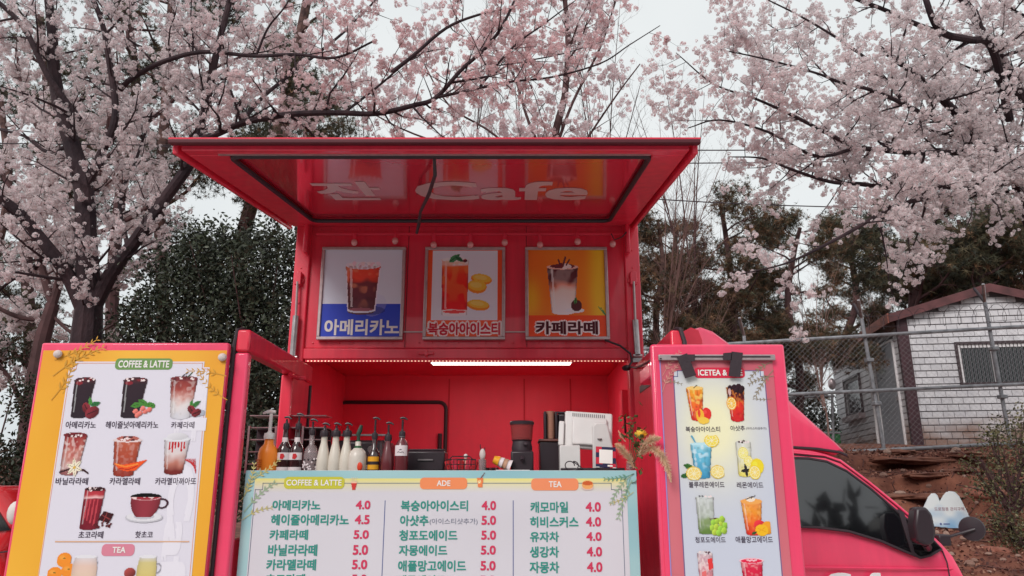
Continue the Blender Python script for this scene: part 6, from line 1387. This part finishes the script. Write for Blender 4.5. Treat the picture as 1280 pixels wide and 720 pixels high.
# pines: crooked trunk, uneven boughs with needle tufts
def tuft():
    V = []; F = []; g = np.random.default_rng(2)
    for i in range(9):
        z = g.uniform(-.25, 1); a = i*2.4; r = math.sqrt(max(0, 1-z*z)); d = np.array([r*math.cos(a), r*math.sin(a), z]); d /= np.linalg.norm(d); s = np.cross(d, [.2, .4, .9]); s /= np.linalg.norm(s); m = len(V)
        V += [s*.058, -s*.058, d*g.uniform(.75, 1.15)]; F.append((m, m+1, m+2))
    return np.array(V), np.array(F)
TV_, TF_ = tuft()
NC = np.array([(.075, .072, .045), (.11, .088, .052), (.050, .052, .040), (.19, .105, .062), (.14, .088, .056)])
def pine(pts, Y, w0, w1, seed, label, L_=1.5, start=.35, nb=14, tufts=2600, warm=.3, m=barkg, size=.10, cat='tree', name='pine_tree', drop=.0):
    g = random.Random(seed); r = np.random.default_rng(seed); P = [at(q[0], q[1], Y) for q in pts]; C_ = curve(P, 6); rr = [(w0+(w1-w0)*i/(len(C_)-1))*(Y/FPX)/2 for i in range(len(C_))]
    t = thing(name, label, cat, (C_[0].x, Y, zg(C_[0].x, Y)-.1)); b = MB(); b.tube([Vector((C_[0].x, Y, zg(C_[0].x, Y)-.2))]+C_, [rr[0]]+rr, 9); obj('trunk', b, m, t); tw = MB(); tips = []
    for i in range(nb):
        s = start+(1-start)*(i+g.random()*.8)/nb; s = min(s, .99); j = int(s*(len(C_)-1)); p = C_[j]; a = g.uniform(0, 6.28); l = L_*(1.15-.75*(s-start)/(1-start))*g.uniform(.6, 1.15); d = Vector((math.cos(a), math.sin(a)*.8, .15-drop+g.uniform(-.15, .3))); q = [p]
        for k in range(5): d = (d.normalized()+Vector((g.gauss(0, .22), g.gauss(0, .22), g.gauss(0, .12)+.06))); q.append(q[-1]+d.normalized()*l/5)
        r0 = max(.012, rr[j]*.42); rb = [r0*(1-.75*k/5) for k in range(6)]; bb = MB(); bb.tube(q, rb, 6, False); obj('bough', bb, m, t); tp = []; grow(tw, q[2:], rb[2:], [(4.5, l*.42, .7, 3, .6), (5, l*.18, .6, 3, .7)], tp, g, .12, .45); tips += tp
    tag(obj('twigs', tw, m, t), kind='stuff')
    if not tips: return t
    T_ = np.array([tuple(p) for p in tips]); idx = r.integers(0, len(T_), tufts); PP = T_[idx]+r.normal(size=(tufts, 3))*[.13, .13, .09]
    ci = np.where(r.random(tufts) < warm, r.integers(3, 5, tufts), r.integers(0, 3, tufts)); col = NC[ci]*r.uniform(.7, 1.3, tufts)[:, None]
    tag(scatter('needles', TV_, TF_, PP, r, r.uniform(size*.7, size*1.4, tufts), col, needlem, t), kind='stuff'); return t
pine([(205, 640), (205, 420), (200, 260), (208, 120), (214, 20), (218, -60)], 13.5, 18, 10, 61, 'pine with brownish trunk standing left of the hatch corner', 2.0, .38, 15, 5200, .1)
pine([(345, 640), (300, 360), (322, 230), (352, 150), (372, 60), (392, -40)], 14, 22, 12, 62, 'leaning dark pine behind the hatch corner', 1.9, .38, 15, 5000, .1)
pine([(150, 640), (140, 400), (150, 250), (170, 130), (160, 20), (150, -60)], 15.5, 18, 10, 63, 'dark pine behind the forked cherry trunk', 2.4, .3, 16, 5200, .05, bark2)
pine([(30, 640), (40, 470), (34, 300), (60, 150), (50, 20)], 16, 18, 10, 64, 'dark pine at the far left edge', 2.4, .25, 15, 4600, .05, bark2)
pine([(380, 640), (380, 380), (370, 250), (358, 170), (352, 90)], 12.5, 14, 7, 65, 'slim pine close beside the hatch edge', 1.4, .5, 12, 3200, .1)
pine([(-60, 640), (-30, 500), (-20, 380), (10, 240), (0, 120)], 14, 16, 8, 68, 'pine partly cut off by the left edge', 1.8, .3, 11, 2200, .05)
pine([(918, 560), (917, 470), (916, 380), (908, 300), (900, 252)], 14.5, 13, 5, 71, 'pine with forking dark trunk right of the hatch', 1.6, .2, 16, 6500, .5, bark2)
pine([(840, 560), (838, 470), (835, 380), (842, 320), (846, 285)], 15.5, 12, 5, 72, 'brownish pine just right of the hatch edge', 1.5, .12, 18, 8000, .6)
pine([(995, 560), (1000, 470), (985, 380), (992, 320), (1000, 285)], 16, 12, 5, 73, 'pine behind the low blossom spray', 1.6, .2, 18, 7500, .45, bark2)
pine([(1060, 560), (1050, 450), (1070, 380), (1065, 320), (1075, 290)], 25, 12, 5, 74, 'pine left of the shed roof', 1.9, .25, 18, 7500, .35, bark2)
pine([(1262, 420), (1262, 330), (1258, 280), (1246, 240), (1240, 232)], 22, 10, 3, 75, 'dark spiky conifer peak over the shed', 1.6, .05, 22, 2300, .0, bark2, .13, 'tree', 'conifer_tree', .1)
pine([(1140, 420), (1142, 360), (1138, 310), (1140, 275)], 20, 14, 5, 76, 'broad dark evergreen behind the lower blossoms', 2.6, .05, 20, 3900, .1, bark2, .17, 'tree', 'conifer_tree')
pine([(1205, 420), (1200, 360), (1204, 310), (1198, 275)], 22, 14, 5, 77, 'broad dark evergreen directly above the shed ridge', 3.0, .05, 20, 4200, .1, bark2, .19, 'tree', 'conifer_tree')
pine([(1290, 420), (1290, 360), (1288, 310), (1290, 268)], 21, 14, 5, 78, 'brown tinged evergreen at the right edge', 2.6, .05, 20, 3900, .6, bark2, .17, 'tree', 'conifer_tree')
pine([(1225, 430), (1225, 360), (1222, 320), (1220, 285)], 19, 14, 5, 79, 'dense dark evergreen low over the shed roof', 2.0, .05, 20, 3600, .15, bark2, .17, 'tree', 'conifer_tree')

pine([(880, 560), (885, 480), (878, 420), (884, 370)], 17, 12, 5, 80, 'low dark pine seen between the right door and the forked pine', 1.7, .1, 16, 6500, .4, bark2)
pine([(950, 560), (955, 480), (948, 400), (952, 350)], 18, 12, 5, 85, 'bushy dark pine behind the fence left of the shed', 1.9, .1, 16, 7000, .3, bark2)
pine([(822, 560), (826, 480), (820, 400), (828, 330), (822, 275)], 12.8, 12, 4, 86, 'brown olive pine close beside the right edge of the box', 1.1, .12, 18, 5200, .65)
bare(800, 190, 12.2, 3.4, 1.3, 87, 'bare twiggy tree sweeping out from behind the hatch corner', mat('warm_twig', (.16, .085, .075), .9), 9, 3.0, .9)
# dark broadleaf evergreen beside the truck
LVs = np.array([(0, 0, 0), (.45, -.24, .03), (1, 0, -.06), (.45, .24, .03), (.5, 0, -.04)]); LFs = np.array([(0, 1, 4), (1, 2, 4), (0, 4, 3), (4, 2, 3)])
def leafy(name, label, cat, base, blobs, nleaf, size, cols, seed, m=leafm, stemm=bark2, nst=26, hollow=.55):
    r = np.random.default_rng(seed); g = random.Random(seed); t = thing(name, label, cat, base); B0 = Vector(base); b = MB(); wts = np.array([q[3]*q[4]*q[5] for q in blobs])**.67; wts /= wts.sum()
    bb = MB(); 
    for i in range(3): q = blobs[g.randrange(len(blobs))]; bb.tube(curve([B0+Vector((g.gauss(0, .06), 0, 0)), B0.lerp(Vector(q[:3]), .5)+Vector((g.gauss(0, .1), 0, 0)), Vector(q[:3])], 4), .028, 6, False)
    obj('trunk', bb, stemm, t)
    for i in range(nst):
        q = blobs[int(r.choice(len(blobs), p=wts))]; e = Vector((q[0]+r.normal()*q[3]*.6, q[1]+r.normal()*q[4]*.5, q[2]+r.normal()*q[5]*.6)); s = B0.lerp(Vector(q[:3]), .55); b.tube([s, s.lerp(e, .5)+Vector((0, 0, .08)), e], [.014, .009, .004], 4, False)
    tag(obj('branches', b, stemm, t), kind='stuff')
    # leaves gather in sprays: cluster centres first
    nc = nleaf//16; k = r.choice(len(blobs), nc, p=wts); Q = np.array(blobs)[k]; d = r.normal(size=(nc, 3)); d /= np.linalg.norm(d, axis=1)[:, None]; rad = (hollow+(1.08-hollow)*r.random(nc)**.6)[:, None]
    Cc = Q[:, :3]+d*rad*Q[:, 3:6]; kk = r.integers(0, nc, nleaf); P = Cc[kk]+r.normal(size=(nleaf, 3))*size*1.5
    shade = r.uniform(.5, 1.6, nc)[kk]; col = np.array(cols)[r.integers(0, len(cols), nleaf)]*shade[:, None]
    tag(scatter('leaves', LVs, LFs, P, r, r.uniform(size*.7, size*1.25, nleaf), col, m, t), kind='stuff'); return t
def bl(px, py, Y, rx, ry, rz): p = at(px, py, Y); return (p.x, p.y, p.z, rx, ry, rz)
leafy('evergreen_bush', 'tall dark broadleaf evergreen filling the gap left of the hatch', 'bush', (at(300, 600, 8.0).x, 8.0, 0), [bl(300, 330, 8, .75, .6, .35), bl(345, 345, 7.6, .55, .5, .5), bl(235, 350, 8.3, .6, .5, .4), bl(260, 400, 8, .8, .6, .5), bl(330, 420, 7.8, .7, .6, .6), bl(200, 420, 8.2, .55, .5, .45), bl(300, 500, 7.8, .9, .7, .7), bl(350, 560, 7.5, .7, .6, .7), bl(180, 480, 8.4, .6, .5, .4), bl(230, 560, 8.2, .8, .6, .7), bl(370, 470, 7.4, .5, .5, .6), bl(270, 305, 8.2, .4, .35, .2)], 58000, .056, [(.026, .032, .020), (.036, .045, .026), (.022, .025, .018), (.060, .068, .045)], 81)
leafy('evergreen_bush', 'small dark bush low at the left edge above the red car', 'bush', (at(10, 640, 10).x, 10, 0), [bl(-10, 590, 10, .8, .6, .35), bl(60, 600, 10.5, .8, .6, .45), bl(120, 560, 11, .9, .6, .6), bl(60, 500, 11.5, .5, .4, .35), bl(0, 440, 12, .4, .4, .2)], 12000, .07, [(.022, .030, .016), (.035, .040, .022), (.07, .04, .03)], 82)
leafy('shrub', 'olive green shrub growing on the bank at the lower right', 'shrub', (at(1270, 700, 8.3).x, 8.3, .9), [bl(1262, 570, 8.3, .30, .3, .30), bl(1275, 610, 8.2, .36, .3, .30), bl(1262, 660, 8.0, .26, .3, .22), bl(1225, 575, 8.3, .20, .2, .16), bl(1285, 530, 8.4, .25, .3, .2), bl(1228, 610, 8.2, .10, .2, .1), bl(1240, 540, 8.4, .16, .2, .12), bl(1290, 680, 8.0, .3, .3, .3)], 4200, .038, [(.11, .10, .045), (.07, .07, .032), (.15, .13, .07), (.05, .05, .028)], 83, nst=70, hollow=.2)
leafy('evergreen_bush', 'dark hedge beyond the pipe fence left of the shed', 'hedge', (at(1000, 560, 20).x, 20, 2.5), [bl(960, 530, 20, 1.6, .8, .7), bl(1020, 535, 21, 1.2, .8, .65), bl(880, 520, 20, 1.6, .8, .8)], 9000, .12, [(.025, .030, .020), (.045, .045, .028)], 84)
# woods behind the viewer, seen only as a reflection in the cab window
r = np.random.default_rng(9); nb_ = 14000; x = r.uniform(-45, 55, nb_); hh = 5.4+1.1*np.sin(x*.55)+.8*np.sin(x*1.7+1)+.6*np.sin(x*3.9); z = hh*r.random(nb_)**.7; y = -15-4*r.random(nb_)
tag(scatter('far_woods', LVs, LFs, np.stack([x, y, z], 1), r, r.uniform(.7, 1.3, nb_), np.array([(.03, .035, .02)])*r.uniform(.6, 1.4, nb_)[:, None], leafm, None), kind='stuff')
